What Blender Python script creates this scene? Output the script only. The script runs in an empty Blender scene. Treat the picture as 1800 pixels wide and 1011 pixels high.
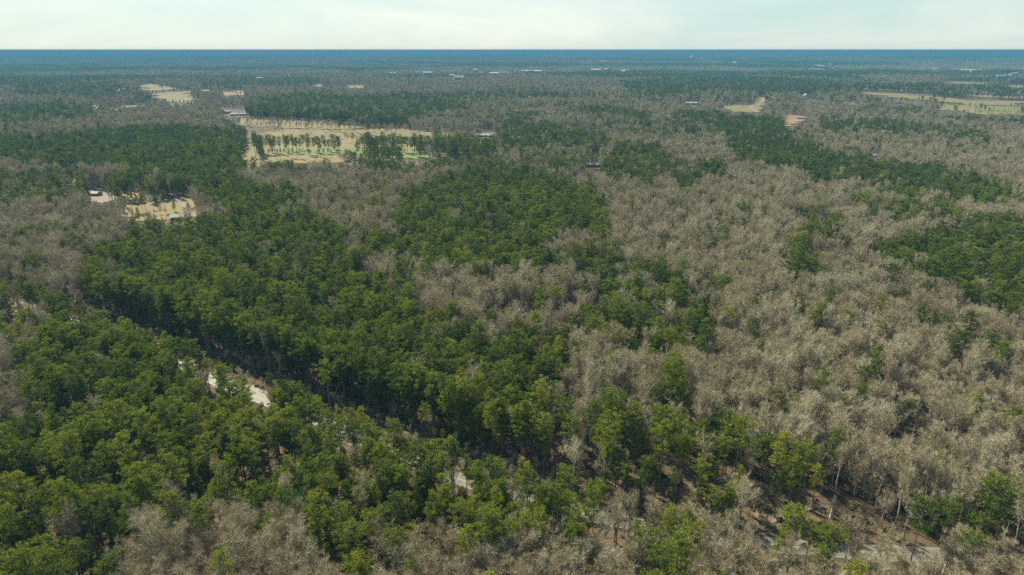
import bpy, math, random
import numpy as np
from mathutils import Vector, Matrix
from mathutils.geometry import delaunay_2d_cdt

R = math.radians
scene = bpy.context.scene
# ------------------------------------------------------------------ camera
CAM_H = 120.0
PITCH = 19.19
cam_d = bpy.data.cameras.new("camera")
cam_d.lens = 24.0; cam_d.sensor_width = 36.0
cam_d.clip_start = 1.0; cam_d.clip_end = 80000.0
cam = bpy.data.objects.new("camera", cam_d)
scene.collection.objects.link(cam)
cam.location = (0, 0, CAM_H)
cam.rotation_euler = (R(90 - PITCH), 0, 0)
scene.camera = cam
# ------------------------------------------------------------------ light
SUN_AZ = -37.0      # degrees clockwise from +Y (negative: to the left of the view)
SUN_EL = 41.0
SKY_STR = 0.060
EXPOSURE = 1.2
sd = bpy.data.lights.new("sun", 'SUN'); sd.energy = 4.8; sd.angle = R(0.55); sd.color = (1.0, 0.91, 0.74)
sun = bpy.data.objects.new("sun", sd); scene.collection.objects.link(sun)
sdir = Vector((math.sin(R(SUN_AZ)) * math.cos(R(SUN_EL)), math.cos(R(SUN_AZ)) * math.cos(R(SUN_EL)), math.sin(R(SUN_EL))))
sun.rotation_euler = sdir.to_track_quat('Z', 'Y').to_euler()
world = bpy.data.worlds.new("World"); scene.world = world; world.use_nodes = True
wn = world.node_tree.nodes; wl = world.node_tree.links
bg = wn["Background"]; bg.inputs[1].default_value = SKY_STR
sky = wn.new("ShaderNodeTexSky"); sky.sky_type = 'NISHITA'; sky.sun_disc = False
sky.sun_elevation = R(SUN_EL); sky.sun_rotation = R(SUN_AZ); sky.altitude = 100
sky.air_density = 1.0; sky.dust_density = 0.8; sky.ozone_density = 2.0
tc = wn.new("ShaderNodeTexCoord")
mp = wn.new("ShaderNodeMapping"); mp.inputs['Scale'].default_value = (1.6, 1.6, 9.0); mp.inputs['Rotation'].default_value = (0.0, R(7), R(20))
wl.new(tc.outputs['Generated'], mp.inputs[0])
nz = wn.new("ShaderNodeTexNoise"); nz.inputs['Scale'].default_value = 1.7; nz.inputs['Detail'].default_value = 7; nz.inputs['Roughness'].default_value = .6
nz.inputs['Distortion'].default_value = .6
wl.new(mp.outputs[0], nz.inputs['Vector'])
cr = wn.new("ShaderNodeMapRange"); cr.inputs[1].default_value = .36; cr.inputs[2].default_value = .66; cr.inputs[3].default_value = 0; cr.inputs[4].default_value = 1
wl.new(nz.outputs[0], cr.inputs[0])
mx = wn.new("ShaderNodeMix"); mx.data_type = 'RGBA'
sx = wn.new("ShaderNodeSeparateXYZ"); wl.new(tc.outputs['Generated'], sx.inputs[0])
fd = wn.new("ShaderNodeMapRange"); fd.inputs[1].default_value = .18; fd.inputs[2].default_value = .55; fd.inputs[3].default_value = 1; fd.inputs[4].default_value = .2
wl.new(sx.outputs[2], fd.inputs[0])
fm = wn.new("ShaderNodeMath"); fm.operation = 'MULTIPLY'; fm.inputs[0].default_value = .8; wl.new(fd.outputs[0], fm.inputs[1])
wl.new(fm.outputs[0], mx.inputs[0]); wl.new(sky.outputs[0], mx.inputs[6]); cc = wn.new("ShaderNodeMix"); cc.data_type = 'RGBA'; wl.new(cr.outputs[0], cc.inputs[0])
cc.inputs[6].default_value = (4.25, 5.75, 5.7, 1); cc.inputs[7].default_value = (6.3, 6.95, 6.45, 1); wl.new(cc.outputs[2], mx.inputs[7])
wl.new(mx.outputs[2], bg.inputs[0])
vs = scene.view_settings
scene.display_settings.display_device = 'sRGB'
vs.view_transform = 'Standard'; vs.look = 'None'; vs.gamma = 1; vs.exposure = EXPOSURE
scene.render.engine = 'CYCLES'
cy = scene.cycles
cy.max_bounces = 4; cy.diffuse_bounces = 2; cy.glossy_bounces = 1; cy.transmission_bounces = 2; cy.volume_bounces = 0; cy.transparent_max_bounces = 4
cy.use_denoising = False
cy.use_adaptive_sampling = True; cy.adaptive_threshold = 0.02

# ------------------------------------------------------------------ helpers
rng = np.random.default_rng(7)
random.seed(7)
COL = scene.collection
F = 1200.0; CX, CY = 900.0, 505.5
ct, st = math.cos(R(PITCH)), math.sin(R(PITCH))

def _hash(ix, iy, s):
    n = (ix * 374761393 + iy * 668265263 + s * 1274126177) & 0xFFFFFFFF
    n = ((n ^ (n >> 13)) * 1274126177) & 0xFFFFFFFF
    return ((n ^ (n >> 16)) & 0xFFFF) / 65535.0

def vnoise(x, y, scale, s=0):
    x = np.asarray(x, float) / scale; y = np.asarray(y, float) / scale
    ix = np.floor(x).astype(np.int64); iy = np.floor(y).astype(np.int64)
    fx = x - ix; fy = y - iy
    fx = fx * fx * fx * (fx * (fx * 6 - 15) + 10); fy = fy * fy * fy * (fy * (fy * 6 - 15) + 10)
    a = _hash(ix, iy, s); b = _hash(ix + 1, iy, s); c = _hash(ix, iy + 1, s); d = _hash(ix + 1, iy + 1, s)
    return (a * (1 - fx) + b * fx) * (1 - fy) + (c * (1 - fx) + d * fx) * fy

def fnoise(x, y, scale, s=0, octs=3):
    v = 0; a = 1; t = 0
    for k in range(octs):
        v = v + a * vnoise(x, y, scale / 2 ** k, s + k * 17); t += a; a *= .5
    return v / t

def terrain(x, y):
    x = np.asarray(x, float); y = np.asarray(y, float)
    d = np.hypot(x, y)
    near = np.clip((d - 330) / 900, 0, 1)
    far = np.clip((d - 2500) / 6000, 0, 1)
    vf = np.clip((d - 9000) / 15000, 0, 1)
    z = near * 11 * (fnoise(x, y, 420, 3, 2) - .55)
    z = z + far * 38 * (fnoise(x, y * 1.6, 2600, 11, 3) - .5)
    z = z + vf * (34 + 80 * (fnoise(x, y * 1.5, 7000, 29, 3) - .5))
    for rx, ry, hh, wx in ((-8700, 26000, 62, 1900), (-2300, 28000, 45, 2300), (-21500, 26000, 50, 3500), (19500, 26000, 45, 3000), (-6200, 18000, 22, 2200)):
        z = z + hh * np.exp(-((x - rx) / wx) ** 2 - ((y - ry) / 1800) ** 2)
    return z

def project(x, y, z):
    dz = z - CAM_H
    depth = y * ct - dz * st
    up = y * st + dz * ct
    depth_ = np.where(depth > 1, depth, 1)
    return CX + F * x / depth_, CY - F * up / depth_, depth

def ground_at(px, py, h=0.0):
    """world point seen at a pixel of the photograph (1800 wide) at a height h above the ground"""
    u = (px - CX) / F; v = (CY - py) / F
    d = Vector((u, ct + v * st, -st + v * ct))
    z = h
    for _ in range(12):
        t = (z - CAM_H) / d.z
        x, y = d.x * t, d.y * t
        z = .5 * z + .5 * (float(terrain(x, y)) + h)
    t = (z - CAM_H) / d.z
    x, y = d.x * t, d.y * t
    return Vector((x, y, float(terrain(x, y))))

def inpoly(px, py, poly):
    px = np.asarray(px, float); py = np.asarray(py, float)
    r = np.zeros(px.shape, bool); n = len(poly); j = n - 1
    for i in range(n):
        xi, yi = poly[i]; xj, yj = poly[j]
        if yi != yj:
            r ^= ((yi > py) != (yj > py)) & (px < (xj - xi) * (py - yi) / (yj - yi) + xi)
        j = i
    return r

def mesh_from(name, V, Fc, mats, midx=None, smooth=False, tone=None):
    me = bpy.data.meshes.new(name)
    me.from_pydata([tuple(v) for v in V], [], [tuple(f) for f in Fc])
    for m in mats: me.materials.append(m)
    if midx is not None: me.polygons.foreach_set('material_index', midx)
    if smooth: me.polygons.foreach_set('use_smooth', [True] * len(me.polygons))
    if tone is not None:
        a = me.attributes.new('tone', 'FLOAT', 'FACE'); a.data.foreach_set('value', np.asarray(tone, np.float32))
    me.update()
    return me

def link(name, me, parent=None, loc=None, rz=0.0, s=1.0):
    o = bpy.data.objects.new(name, me); COL.objects.link(o)
    if parent: o.parent = parent
    if loc is not None: o.location = loc
    if rz: o.rotation_euler = (0, 0, rz)
    if s != 1.0: o.scale = (s, s, s)
    return o

def tag(o, label=None, cat=None, group=None, kind=None):
    if label: o['label'] = label
    if cat: o['category'] = cat
    if group: o['group'] = group
    if kind: o['kind'] = kind
    return o

class MB:
    def __init__(s): s.V = []; s.F = []; s.T = []
    def quad(s, *p, tone=.5):
        n = len(s.V); s.V += [tuple(q) for q in p]; s.F.append(tuple(range(n, n + len(p)))); s.T.append(tone)
    def box(s, x0, x1, y0, y1, z0, z1):
        n = len(s.V)
        s.V += [(x0, y0, z0), (x1, y0, z0), (x1, y1, z0), (x0, y1, z0), (x0, y0, z1), (x1, y0, z1), (x1, y1, z1), (x0, y1, z1)]
        s.F += [(n, n+3, n+2, n+1), (n+4, n+5, n+6, n+7), (n, n+1, n+5, n+4), (n+1, n+2, n+6, n+5), (n+2, n+3, n+7, n+6), (n+3, n, n+4, n+7)]
        s.T += [.5] * 6
    def tube(s, pts, rad, n=5, tone=.5, cap=False):
        base = len(s.V); k = len(pts)
        for i, p in enumerate(pts):
            a = pts[max(i - 1, 0)]; b = pts[min(i + 1, k - 1)]
            d = (Vector(b) - Vector(a))
            if d.length < 1e-6: d = Vector((0, 0, 1))
            d.normalize()
            u = d.cross(Vector((0, 0, 1)) if abs(d.z) < .9 else Vector((1, 0, 0))).normalized(); w = d.cross(u)
            for j in range(n):
                t = 2 * math.pi * j / n
                s.V.append(tuple(Vector(p) + (u * math.cos(t) + w * math.sin(t)) * rad[i]))
        for i in range(k - 1):
            for j in range(n):
                a = base + i * n + j; b = base + i * n + (j + 1) % n
                s.F.append((a, b, b + n, a + n)); s.T.append(tone)
        if cap:
            s.F.append(tuple(base + (k - 1) * n + j for j in range(n))); s.T.append(tone)
            s.F.append(tuple(base + n - 1 - j for j in range(n))); s.T.append(tone)
    def mesh(s, name, mat, smooth=False):
        return mesh_from(name, s.V, s.F, [mat], smooth=smooth, tone=s.T)

# ------------------------------------------------------------------ materials
def mat_new(name):
    m = bpy.data.materials.new(name); m.use_nodes = True
    nt = m.node_tree; return m, nt, nt.nodes, nt.links, nt.nodes['Principled BSDF']

def ramp(n, stops):
    r = n.new('ShaderNodeValToRGB'); e = r.color_ramp.elements
    while len(e) < len(stops): e.new(.5)
    for k, (p, c) in enumerate(stops): e[k].position = p; e[k].color = (*c, 1)
    return r

def math_n(n, l, op, a, b):
    m = n.new('ShaderNodeMath'); m.operation = op
    for i, v in enumerate((a, b)):
        if isinstance(v, (int, float)): m.inputs[i].default_value = v
        else: l.new(v, m.inputs[i])
    return m.outputs[0]

def foliage_mat(name, stops, translucent=.35, tonegain=.45, locscale=.02):
    m, nt, n, l, p = mat_new(name)
    oi = n.new('ShaderNodeObjectInfo')
    no = n.new('ShaderNodeTexNoise'); no.inputs['Scale'].default_value = locscale; no.inputs['Detail'].default_value = 2
    l.new(oi.outputs['Location'], no.inputs['Vector'])
    at = n.new('ShaderNodeAttribute'); at.attribute_name = 'tone'
    v = math_n(n, l, 'MULTIPLY', oi.outputs['Random'], .5)
    v = math_n(n, l, 'ADD', v, math_n(n, l, 'MULTIPLY', no.outputs[0], .5))
    v = math_n(n, l, 'ADD', v, math_n(n, l, 'MULTIPLY', math_n(n, l, 'SUBTRACT', at.outputs['Fac'], .5), tonegain))
    r = ramp(n, stops); l.new(v, r.inputs[0])
    d = n.new('ShaderNodeBsdfDiffuse'); t = n.new('ShaderNodeBsdfTranslucent')
    l.new(r.outputs[0], d.inputs[0]); l.new(r.outputs[0], t.inputs[0])
    g = n.new('ShaderNodeBsdfGlossy'); g.inputs['Roughness'].default_value = .55; g.inputs[0].default_value = (.9, .95, .8, 1)
    ms = n.new('ShaderNodeMixShader'); ms.inputs[0].default_value = translucent
    l.new(d.outputs[0], ms.inputs[1]); l.new(t.outputs[0], ms.inputs[2])
    m2 = n.new('ShaderNodeMixShader'); m2.inputs[0].default_value = .02
    l.new(ms.outputs[0], m2.inputs[1]); l.new(g.outputs[0], m2.inputs[2])
    l.new(m2.outputs[0], n['Material Output'].inputs[0]); n.remove(p)
    return m

M = {}
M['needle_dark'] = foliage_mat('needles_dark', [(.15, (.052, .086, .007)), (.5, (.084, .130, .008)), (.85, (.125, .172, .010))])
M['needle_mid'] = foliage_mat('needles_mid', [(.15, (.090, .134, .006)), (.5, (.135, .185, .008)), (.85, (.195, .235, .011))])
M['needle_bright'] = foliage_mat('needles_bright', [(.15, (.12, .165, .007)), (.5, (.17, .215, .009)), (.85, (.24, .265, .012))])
M['twig'] = foliage_mat('bare_twigs', [(.08, (.23, .175, .115)), (.32, (.345, .295, .195)), (.54, (.43, .375, .23)), (.72, (.41, .39, .27)), (1.0, (.64, .59, .42))], .0, .5, .012)
M['scrub'] = foliage_mat('scrub_leaves', [(.15, (.03, .05, .012)), (.5, (.06, .075, .02)), (.85, (.12, .10, .04))], .2)

def bark_mat(name, c1, c2, sc=3):
    m, nt, n, l, p = mat_new(name)
    oi = n.new('ShaderNodeObjectInfo')
    tcn = n.new('ShaderNodeTexCoord')
    no = n.new('ShaderNodeTexNoise'); no.inputs['Scale'].default_value = sc; no.inputs['Detail'].default_value = 3
    l.new(tcn.outputs['Object'], no.inputs['Vector'])
    v = math_n(n, l, 'ADD', math_n(n, l, 'MULTIPLY', oi.outputs['Random'], .5), math_n(n, l, 'MULTIPLY', no.outputs[0], .5))
    r = ramp(n, [(.2, c1), (.8, c2)]); l.new(v, r.inputs[0]); l.new(r.outputs[0], p.inputs['Base Color'])
    p.inputs['Roughness'].default_value = .9
    return m
M['bark_pine'] = bark_mat('bark_pine', (.09, .068, .05), (.22, .165, .12))
M['bark_bare'] = bark_mat('bark_bare', (.20, .175, .14), (.60, .56, .46), 1.2)
M['dead_wood'] = bark_mat('dead_wood', (.22, .16, .10), (.55, .46, .34), 2)

def ground_like(name, stops, scales=(.02, .3, 2.5), bump=.0, rough=.95):
    m, nt, n, l, p = mat_new(name)
    g = n.new('ShaderNodeNewGeometry')
    acc = None
    for k, (sc, w) in enumerate(zip(scales, (.45, .3, .25))):
        no = n.new('ShaderNodeTexNoise'); no.inputs['Scale'].default_value = sc; no.inputs['Detail'].default_value = 4
        l.new(g.outputs['Position'], no.inputs['Vector'])
        t = math_n(n, l, 'MULTIPLY', no.outputs[0], w)
        acc = t if acc is None else math_n(n, l, 'ADD', acc, t)
    r = ramp(n, stops); l.new(acc, r.inputs[0]); l.new(r.outputs[0], p.inputs['Base Color'])
    p.inputs['Roughness'].default_value = rough; p.inputs['Specular IOR Level'].default_value = .2
    return m
M['ground'] = ground_like('leaf_litter', [(.36, (.045, .032, .018)), (.46, (.075, .054, .031)), (.55, (.11, .082, .047)), (.66, (.16, .125, .075))])
M['pasture'] = ground_like('dry_pasture', [(.38, (.115, .10, .038)), (.45, (.165, .135, .055)), (.51, (.205, .158, .072)), (.57, (.14, .145, .05))], (.008, .05, 1.2))
M['green_field'] = ground_like('green_pasture', [(.42, (.095, .12, .035)), (.5, (.15, .15, .055)), (.58, (.20, .165, .075))], (.01, .08, 1.2))
M['spring_grass'] = ground_like('spring_grass', [(.42, (.09, .15, .03)), (.5, (.13, .19, .045)), (.58, (.17, .17, .06))], (.01, .08, 1.2))
M['red_clay'] = ground_like('red_clay', [(.4, (.16, .105, .05)), (.5, (.22, .15, .078)), (.62, (.27, .20, .12))], (.02, .2, 1.5))
M['gravel'] = ground_like('pale_gravel', [(.44, (.09, .07, .045)), (.5, (.20, .175, .13)), (.58, (.33, .305, .245))], (.05, .5, 4))
M['verge'] = ground_like('grass_verge', [(.4, (.05, .04, .02)), (.5, (.085, .065, .035)), (.62, (.08, .08, .035))], (.05, .5, 3))
M['asphalt'] = ground_like('asphalt', [(.38, (.10, .10, .085)), (.5, (.135, .134, .115)), (.62, (.17, .165, .14))], (.03, .4, 5), rough=.55)
M['far_road'] = ground_like('dirt_road', [(.4, (.17, .14, .10)), (.6, (.23, .20, .145))], (.02, .2, 1.5))
def plain(name, c, rough=.7, var=.15, metal=0):
    m, nt, n, l, p = mat_new(name)
    g = n.new('ShaderNodeNewGeometry'); no = n.new('ShaderNodeTexNoise'); no.inputs['Scale'].default_value = .8; no.inputs['Detail'].default_value = 4
    l.new(g.outputs['Position'], no.inputs['Vector'])
    r = ramp(n, [(.35, tuple(v * (1 - var) for v in c)), (.65, c)]); l.new(no.outputs[0], r.inputs[0]); l.new(r.outputs[0], p.inputs['Base Color'])
    p.inputs['Roughness'].default_value = rough; p.inputs['Metallic'].default_value = metal
    return m
M['white_wall'] = plain('white_siding', (.27, .265, .245))
M['white_roof'] = plain('white_metal_roof', (.36, .36, .35), .9)
M['bright_roof'] = plain('bright_metal_roof', (.75, .75, .73), .6)
M['green_roof'] = plain('pale_green_metal_roof', (.27, .32, .285), .9)
M['tan_roof'] = plain('tan_shingle_roof', (.30, .25, .215))
M['grey_roof'] = plain('grey_shingle_roof', (.18, .175, .17))
M['brick'] = plain('brick_wall', (.18, .11, .08))
M['glass'] = plain('window_glass', (.04, .05, .06), .15)
M['door'] = plain('door_paint', (.20, .12, .08))
M['line_white'] = plain('white_road_paint', (.36, .35, .30))
M['line_yellow'] = plain('yellow_road_paint', (.36, .27, .07))
M['steel'] = plain('galvanised_steel', (.55, .56, .56), .5, .1)
M['hay'] = plain('hay', (.40, .32, .17), .95)

# ------------------------------------------------------------------ ground, one sheet to the horizon
ang = np.concatenate([np.linspace(-50, 50, 640), np.linspace(50, 310, 130)[1:-1]])
rad = np.concatenate([[0.0], np.geomspace(20, 30000, 300)])
A, RR = np.meshgrid(np.radians(ang), rad[1:], indexing='ij')
X = RR * np.sin(A); Y = RR * np.cos(A); Z = terrain(X, Y)
na, nr = X.shape
V = np.stack([X.ravel(), Y.ravel(), Z.ravel()], 1)
I = np.arange(na * nr).reshape(na, nr); J = np.roll(I, -1, axis=0)
Fq = np.stack([I[:, :-1].ravel(), I[:, 1:].ravel(), J[:, 1:].ravel(), J[:, :-1].ravel()], 1)
V = np.vstack([V, [0, 0, 0]]); c0 = len(V) - 1
Fc = Fq.tolist() + [[c0, int(I[i, 0]), int(J[i, 0])] for i in range(na)]
tag(link('ground', mesh_from('ground', V.tolist(), Fc, [M['ground']], smooth=True)), kind='structure', label='brown leaf covered forest floor')

SHEETS = [0]
def sheet(name, poly_px, mat, off=.004, label=None, step=None, world=False):
    """a sheet draped over the ground inside an outline"""
    P = [Vector(p[:2]) if world else ground_at(*p).xy for p in poly_px]
    d = sum(p.length for p in P) / len(P)
    xs = [p.x for p in P]; ys = [p.y for p in P]
    step = step or max(8, d * .02)
    gx = np.arange(min(xs), max(xs), step); gy = np.arange(min(ys), max(ys), step * 1.0)
    GX, GY = np.meshgrid(gx, gy); GX = GX.ravel() + rng.uniform(-.2, .2, GX.size) * step; GY = GY.ravel() + rng.uniform(-.2, .2, GY.size) * step
    ok = inpoly(GX, GY, [tuple(p) for p in P])
    pts = list(P)
    # wobble the outline so that edges are not ruler-straight
    out = []
    for i in range(len(P)):
        a, b = P[i], P[(i + 1) % len(P)]
        k = max(1, int((b - a).length / (step)))
        for q in range(k):
            p = a.lerp(b, q / k)
            if q and not world: p = p + Vector((rng.normal() * step * .3, rng.normal() * step * .3))
            out.append(p)
    n0 = len(out)
    pts = out + [Vector((x, y)) for x, y in zip(GX[ok], GY[ok])]
    vv, _, ff, *_ = delaunay_2d_cdt(pts, [], [list(range(n0))], 1, 1e-4)
    SHEETS[0] += 1; o_ = off if d < 330 else .05 + d * .0004 + SHEETS[0] * .02
    vx = np.array([v.x for v in vv]); vy = np.array([v.y for v in vv]); vz = terrain(vx, vy) + o_
    me = mesh_from(name, np.stack([vx, vy, vz], 1).tolist(), [f for f in ff], [mat], smooth=True)
    if me.polygons and me.polygons[0].normal.z < 0: me.flip_normals()
    return tag(link(name, me), kind='structure', label=label)

# ------------------------------------------------------------------ roads
ROAD = [(2400, 1000), (2000, 990), (1800, 981), (1587, 974), (1486, 969), (1382, 960), (1267, 948), (1155, 929), (1044, 908), (936, 880), (815, 846), (735, 816),
        (640, 774), (600, 755), (535, 730), (471, 706), (370, 666), (320, 642), (220, 603), (110, 560), (30, 530), (-80, 495), (-250, 450)]
GAP = [(1620, 945), (1520, 930), (1452, 917), (1368, 900), (1267, 878), (1160, 862), (1040, 848), (905, 825), (835, 800), (711, 748), (572, 695), (471, 665),
       (420, 640), (336, 612), (250, 575), (185, 553), (100, 522), (20, 500), (-80, 480)]
def smooth_line(P, it=3):
    P = [Vector(p) for p in P]
    for _ in range(it):
        Q = [P[0]]
        for a, b in zip(P, P[1:]): Q += [a.lerp(b, .25), a.lerp(b, .75)]
        P = Q + [P[-1]]
    return P
road_w = smooth_line([ground_at(*p).xy for p in ROAD])
gap_w = [ground_at(*p).xy for p in GAP]
def offset_line(P, o):
    out = []
    for i, p in enumerate(P):
        a = P[max(i - 1, 0)]; b = P[min(i + 1, len(P) - 1)]
        t = (b - a).normalized(); out.append(p + Vector((-t.y, t.x)) * o)
    return out
def strip(name, P, o0, o1, z, mat, label=None, dash=None, parent=None):
    a = offset_line(P, o0); b = offset_line(P, o1); mb = MB(); run = 0
    for i in range(len(P) - 1):
        seg = (P[i + 1] - P[i]).length; run += seg
        q = [(v.x, v.y, float(terrain(v.x, v.y)) + z) for v in (a[i], a[i + 1], b[i + 1], b[i])]
        mb.quad(*q)
    me = mb.mesh(name, mat)
    if me.polygons[0].normal.z < 0: me.flip_normals()
    return tag(link(name, me), kind='structure', label=label)
strip('verge', road_w, -3.8, 4.2, .004, M['verge'], 'mown grass verge on both sides of the two lane road')
strip('road', road_w, -2.8, 2.8, .05, M['asphalt'], 'grey two lane road running behind the first rows of trees')
strip('road_edge_line', road_w, -2.6, -2.5, .056, M['line_white'], 'white edge line of the road')
strip('road_edge_line', road_w, 2.5, 2.6, .056, M['line_white'], 'white edge line of the road, woods side')
strip('road_centre_line', road_w, -.22, -.08, .056, M['line_yellow'], 'double yellow centre line of the road')
strip('road_centre_line', road_w, .08, .22, .056, M['line_yellow'], 'double yellow centre line of the road, second stripe')
def near_line(X_, Y_, P, side=False):
    """distance from a polyline; positive on its far side (away from the camera)"""
    best = np.full(X_.shape, 1e9); sg = np.zeros(X_.shape)
    for a, b in zip(P, P[1:]):
        ab = b - a; L2 = ab.length_squared
        t = np.clip(((X_ - a.x) * ab.x + (Y_ - a.y) * ab.y) / L2, 0, 1)
        dx = X_ - (a.x + t * ab.x); dy = Y_ - (a.y + t * ab.y); d = np.hypot(dx, dy)
        m = d < best
        s = np.sign(ab.x * dy - ab.y * dx)
        best = np.where(m, d, best); sg = np.where(m, s, sg)
    return best * -sg   # the line runs from right to left, so its far side is to the right of travel

# gravel clearings seen through the trunks beside the road
GRAVEL = [[(318, 632), (352, 642), (400, 664), (455, 684), (492, 700), (505, 722), (468, 716), (420, 696), (372, 676), (325, 655)],
          [(560, 735), (600, 745), (640, 758), (668, 775), (652, 795), (610, 780), (566, 762)],
          [(768, 822), (800, 832), (830, 842), (822, 856), (785, 848)],
          [(0, 518), (28, 522), (66, 535), (75, 556), (38, 552), (0, 545)]]
for k, g in enumerate(GRAVEL):
    sheet('gravel_pull_off', g, M['gravel'], .02, ['pale gravel strip behind pine trunks, farthest along the near lane', 'pale gravel strip behind pine trunks beside the road bend',
          'small pale gravel patch beside the road', 'pale gravel patch at the road among bare trees'][k], step=3)

# ------------------------------------------------------------------ fields
FIELDS = [
 ('pasture', 'wide golden pasture with pine rows standing in it', 'pasture', [(438, 238), (500, 228), (610, 228), (700, 225), (750, 232), (862, 239), (874, 258), (790, 268), (750, 283), (680, 276), (600, 286), (480, 287), (438, 300), (424, 284)]),
 ('pasture', 'golden strip of pasture under rows of bare trees', 'pasture', [(398, 211), (430, 209), (480, 211), (560, 214), (650, 224), (600, 228), (500, 227), (440, 224)]),
 ('green_field', 'green grass strip between the pine clumps', 'spring_grass', [(488, 256), (560, 262), (640, 262), (760, 268), (752, 279), (640, 277), (560, 271), (490, 268)]),
 ('pasture', 'small golden clearing behind the green roofed barn', 'pasture', [(194, 372), (222, 360), (270, 356), (300, 350), (335, 346), (358, 352), (350, 362), (326, 372), (318, 386), (280, 388), (240, 390)]),
 ('red_dirt', 'red dirt drive beside the green roofed barn', 'red_clay', [(322, 374), (346, 372), (346, 391), (336, 390)]),
 ('clearing', 'pale dirt yard around the white roofed house', 'far_road', [(150, 344), (190, 338), (215, 346), (180, 358), (155, 354)]),
 ('clearing', 'tan clearing between the house and the barn', 'red_clay', [(212, 338), (262, 336), (262, 352), (215, 352)]),
 ('clearing', 'sandy clearing at the edge of bare woods', 'gravel', [(80, 352), (120, 350), (128, 362), (84, 364)]),
 ('clearing', 'sandy clearing inside the pines', 'red_clay', [(105, 312), (130, 312), (134, 322), (110, 324)]),
 ('pasture', 'far golden field behind the hedge, upper of two', 'pasture', [(244, 152), (262, 148), (300, 154), (332, 158), (280, 161), (250, 159)]),
 ('pasture', 'far golden field below the hedge, lower of two', 'pasture', [(256, 168), (300, 163), (336, 160), (336, 172), (296, 176), (280, 174)]),
 ('red_field', 'far orange dirt field', 'red_clay', [(382, 164), (408, 160), (428, 160), (430, 168), (396, 169)]),
 ('green_field', 'far green paddock below the golden field', 'green_field', [(290, 176), (336, 172), (345, 182), (300, 184)]),
 ('pasture', 'far golden field at the left', 'pasture', [(200, 157), (222, 156), (226, 160), (204, 161)]),
 ('pasture', 'golden field in the road bend', 'pasture', [(1254, 187), (1290, 185), (1326, 185), (1329, 172), (1346, 172), (1344, 192), (1334, 199), (1290, 198)]),
 ('red_field', 'tan dirt field at the end of the pine block', 'red_clay', [(1370, 202), (1414, 205), (1418, 213), (1396, 223), (1380, 223), (1376, 212)]),
 ('pasture', 'long golden field beyond the pine row', 'pasture', [(1510, 161), (1560, 165), (1634, 170), (1700, 177), (1800, 179), (1800, 188), (1700, 186), (1640, 178), (1560, 172), (1514, 166)]),
 ('green_field', 'wide pale green and gold field at the right', 'green_field', [(1640, 184), (1700, 186), (1800, 189), (1800, 203), (1735, 203), (1690, 197), (1645, 194)]),
 ('pasture', 'far thin golden field', 'pasture', [(1648, 144), (1740, 145), (1742, 149), (1660, 149)]),
 ('pasture', 'far thin golden field near the edge', 'pasture', [(1757, 149), (1800, 151), (1800, 156), (1768, 154)]),
 ('pasture', 'far thin golden field behind bare trees', 'pasture', [(1694, 160), (1745, 161), (1746, 165), (1700, 165)]),
 ('green_field', 'small green field beside the young pine block', 'green_field', [(1478, 179), (1504, 180), (1506, 186), (1484, 185)]),
 ('pasture', 'long thin straw strip behind the far tree row', 'pasture', [(1500, 155), (1560, 157), (1640, 160), (1640, 163), (1560, 160), (1500, 158)]),
 ('pasture', 'thin straw strip at the far right edge', 'pasture', [(1700, 168), (1800, 170), (1800, 174), (1720, 172)]),
 ('pasture', 'small far tan field', 'pasture', [(612, 151), (640, 151), (640, 156), (606, 156)]),
 ('pasture', 'far pale clearing left of centre', 'pasture', [(520, 150), (560, 149), (600, 151), (560, 154)]),
 ('pasture', 'far pale clearing near the town', 'pasture', [(790, 134), (815, 133), (818, 138), (796, 139)]),
 ('pasture', 'tan strip in front of the distant house', 'pasture', [(838, 240), (862, 242), (872, 254), (850, 250)]),
 ('clearing', 'tiny tan clearing beside the plantation', 'red_clay', [(1552, 196), (1564, 196), (1564, 203), (1554, 203)]),
]
for nm, lb, mt, poly in FIELDS: sheet(nm, poly, M[mt], .02, lb)
far_roads = [([(1318, 171), (1344, 172), (1340, 182), (1322, 187), (1318, 192), (1336, 198)], 5, 'pale curving road through the golden field'),
             ([(1382, 222), (1386, 212), (1380, 203)], 6, 'straight road end at the pine block'),
             ([(345, 392), (332, 372), (320, 356), (302, 343), (290, 338)], 2, 'dirt drive past the green roofed barn')]
for P, w, lb in far_roads:
    W = smooth_line([ground_at(*p).xy for p in P], 2)
    strip('country_road', W, -w, w, .15 + .0006 * W[0].length, M['far_road'], lb)

# ------------------------------------------------------------------ trees: shapes
def rv(): return rng.normal(size=3)
def leaves(mb, c, r, n, size, tone, flat=.7):
    """n needle tufts scattered in a clump round c"""
    d = rng.normal(size=(n, 3)); d /= np.linalg.norm(d, axis=1)[:, None]
    q = np.array(c) + d * (rng.uniform(.35, 1, (n, 1)) ** .6) * np.array([r, r, r * flat])
    a = rng.normal(size=(n, 3)) * .8 + d * .9 + np.array([0, 0, .35]); a /= np.linalg.norm(a, axis=1)[:, None]
    b = np.cross(a, rng.normal(size=(n, 3))); b /= np.linalg.norm(b, axis=1)[:, None]
    L = size * rng.uniform(.7, 1.4, (n, 1)); Wd = L * .27
    for k in range(n):
        p = q[k]; u = a[k] * L[k]; w = b[k] * Wd[k]
        mb.quad(p - u * .5, p + w, p + u * .6, p - w, tone=tone + rng.uniform(-.12, .12))

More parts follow.
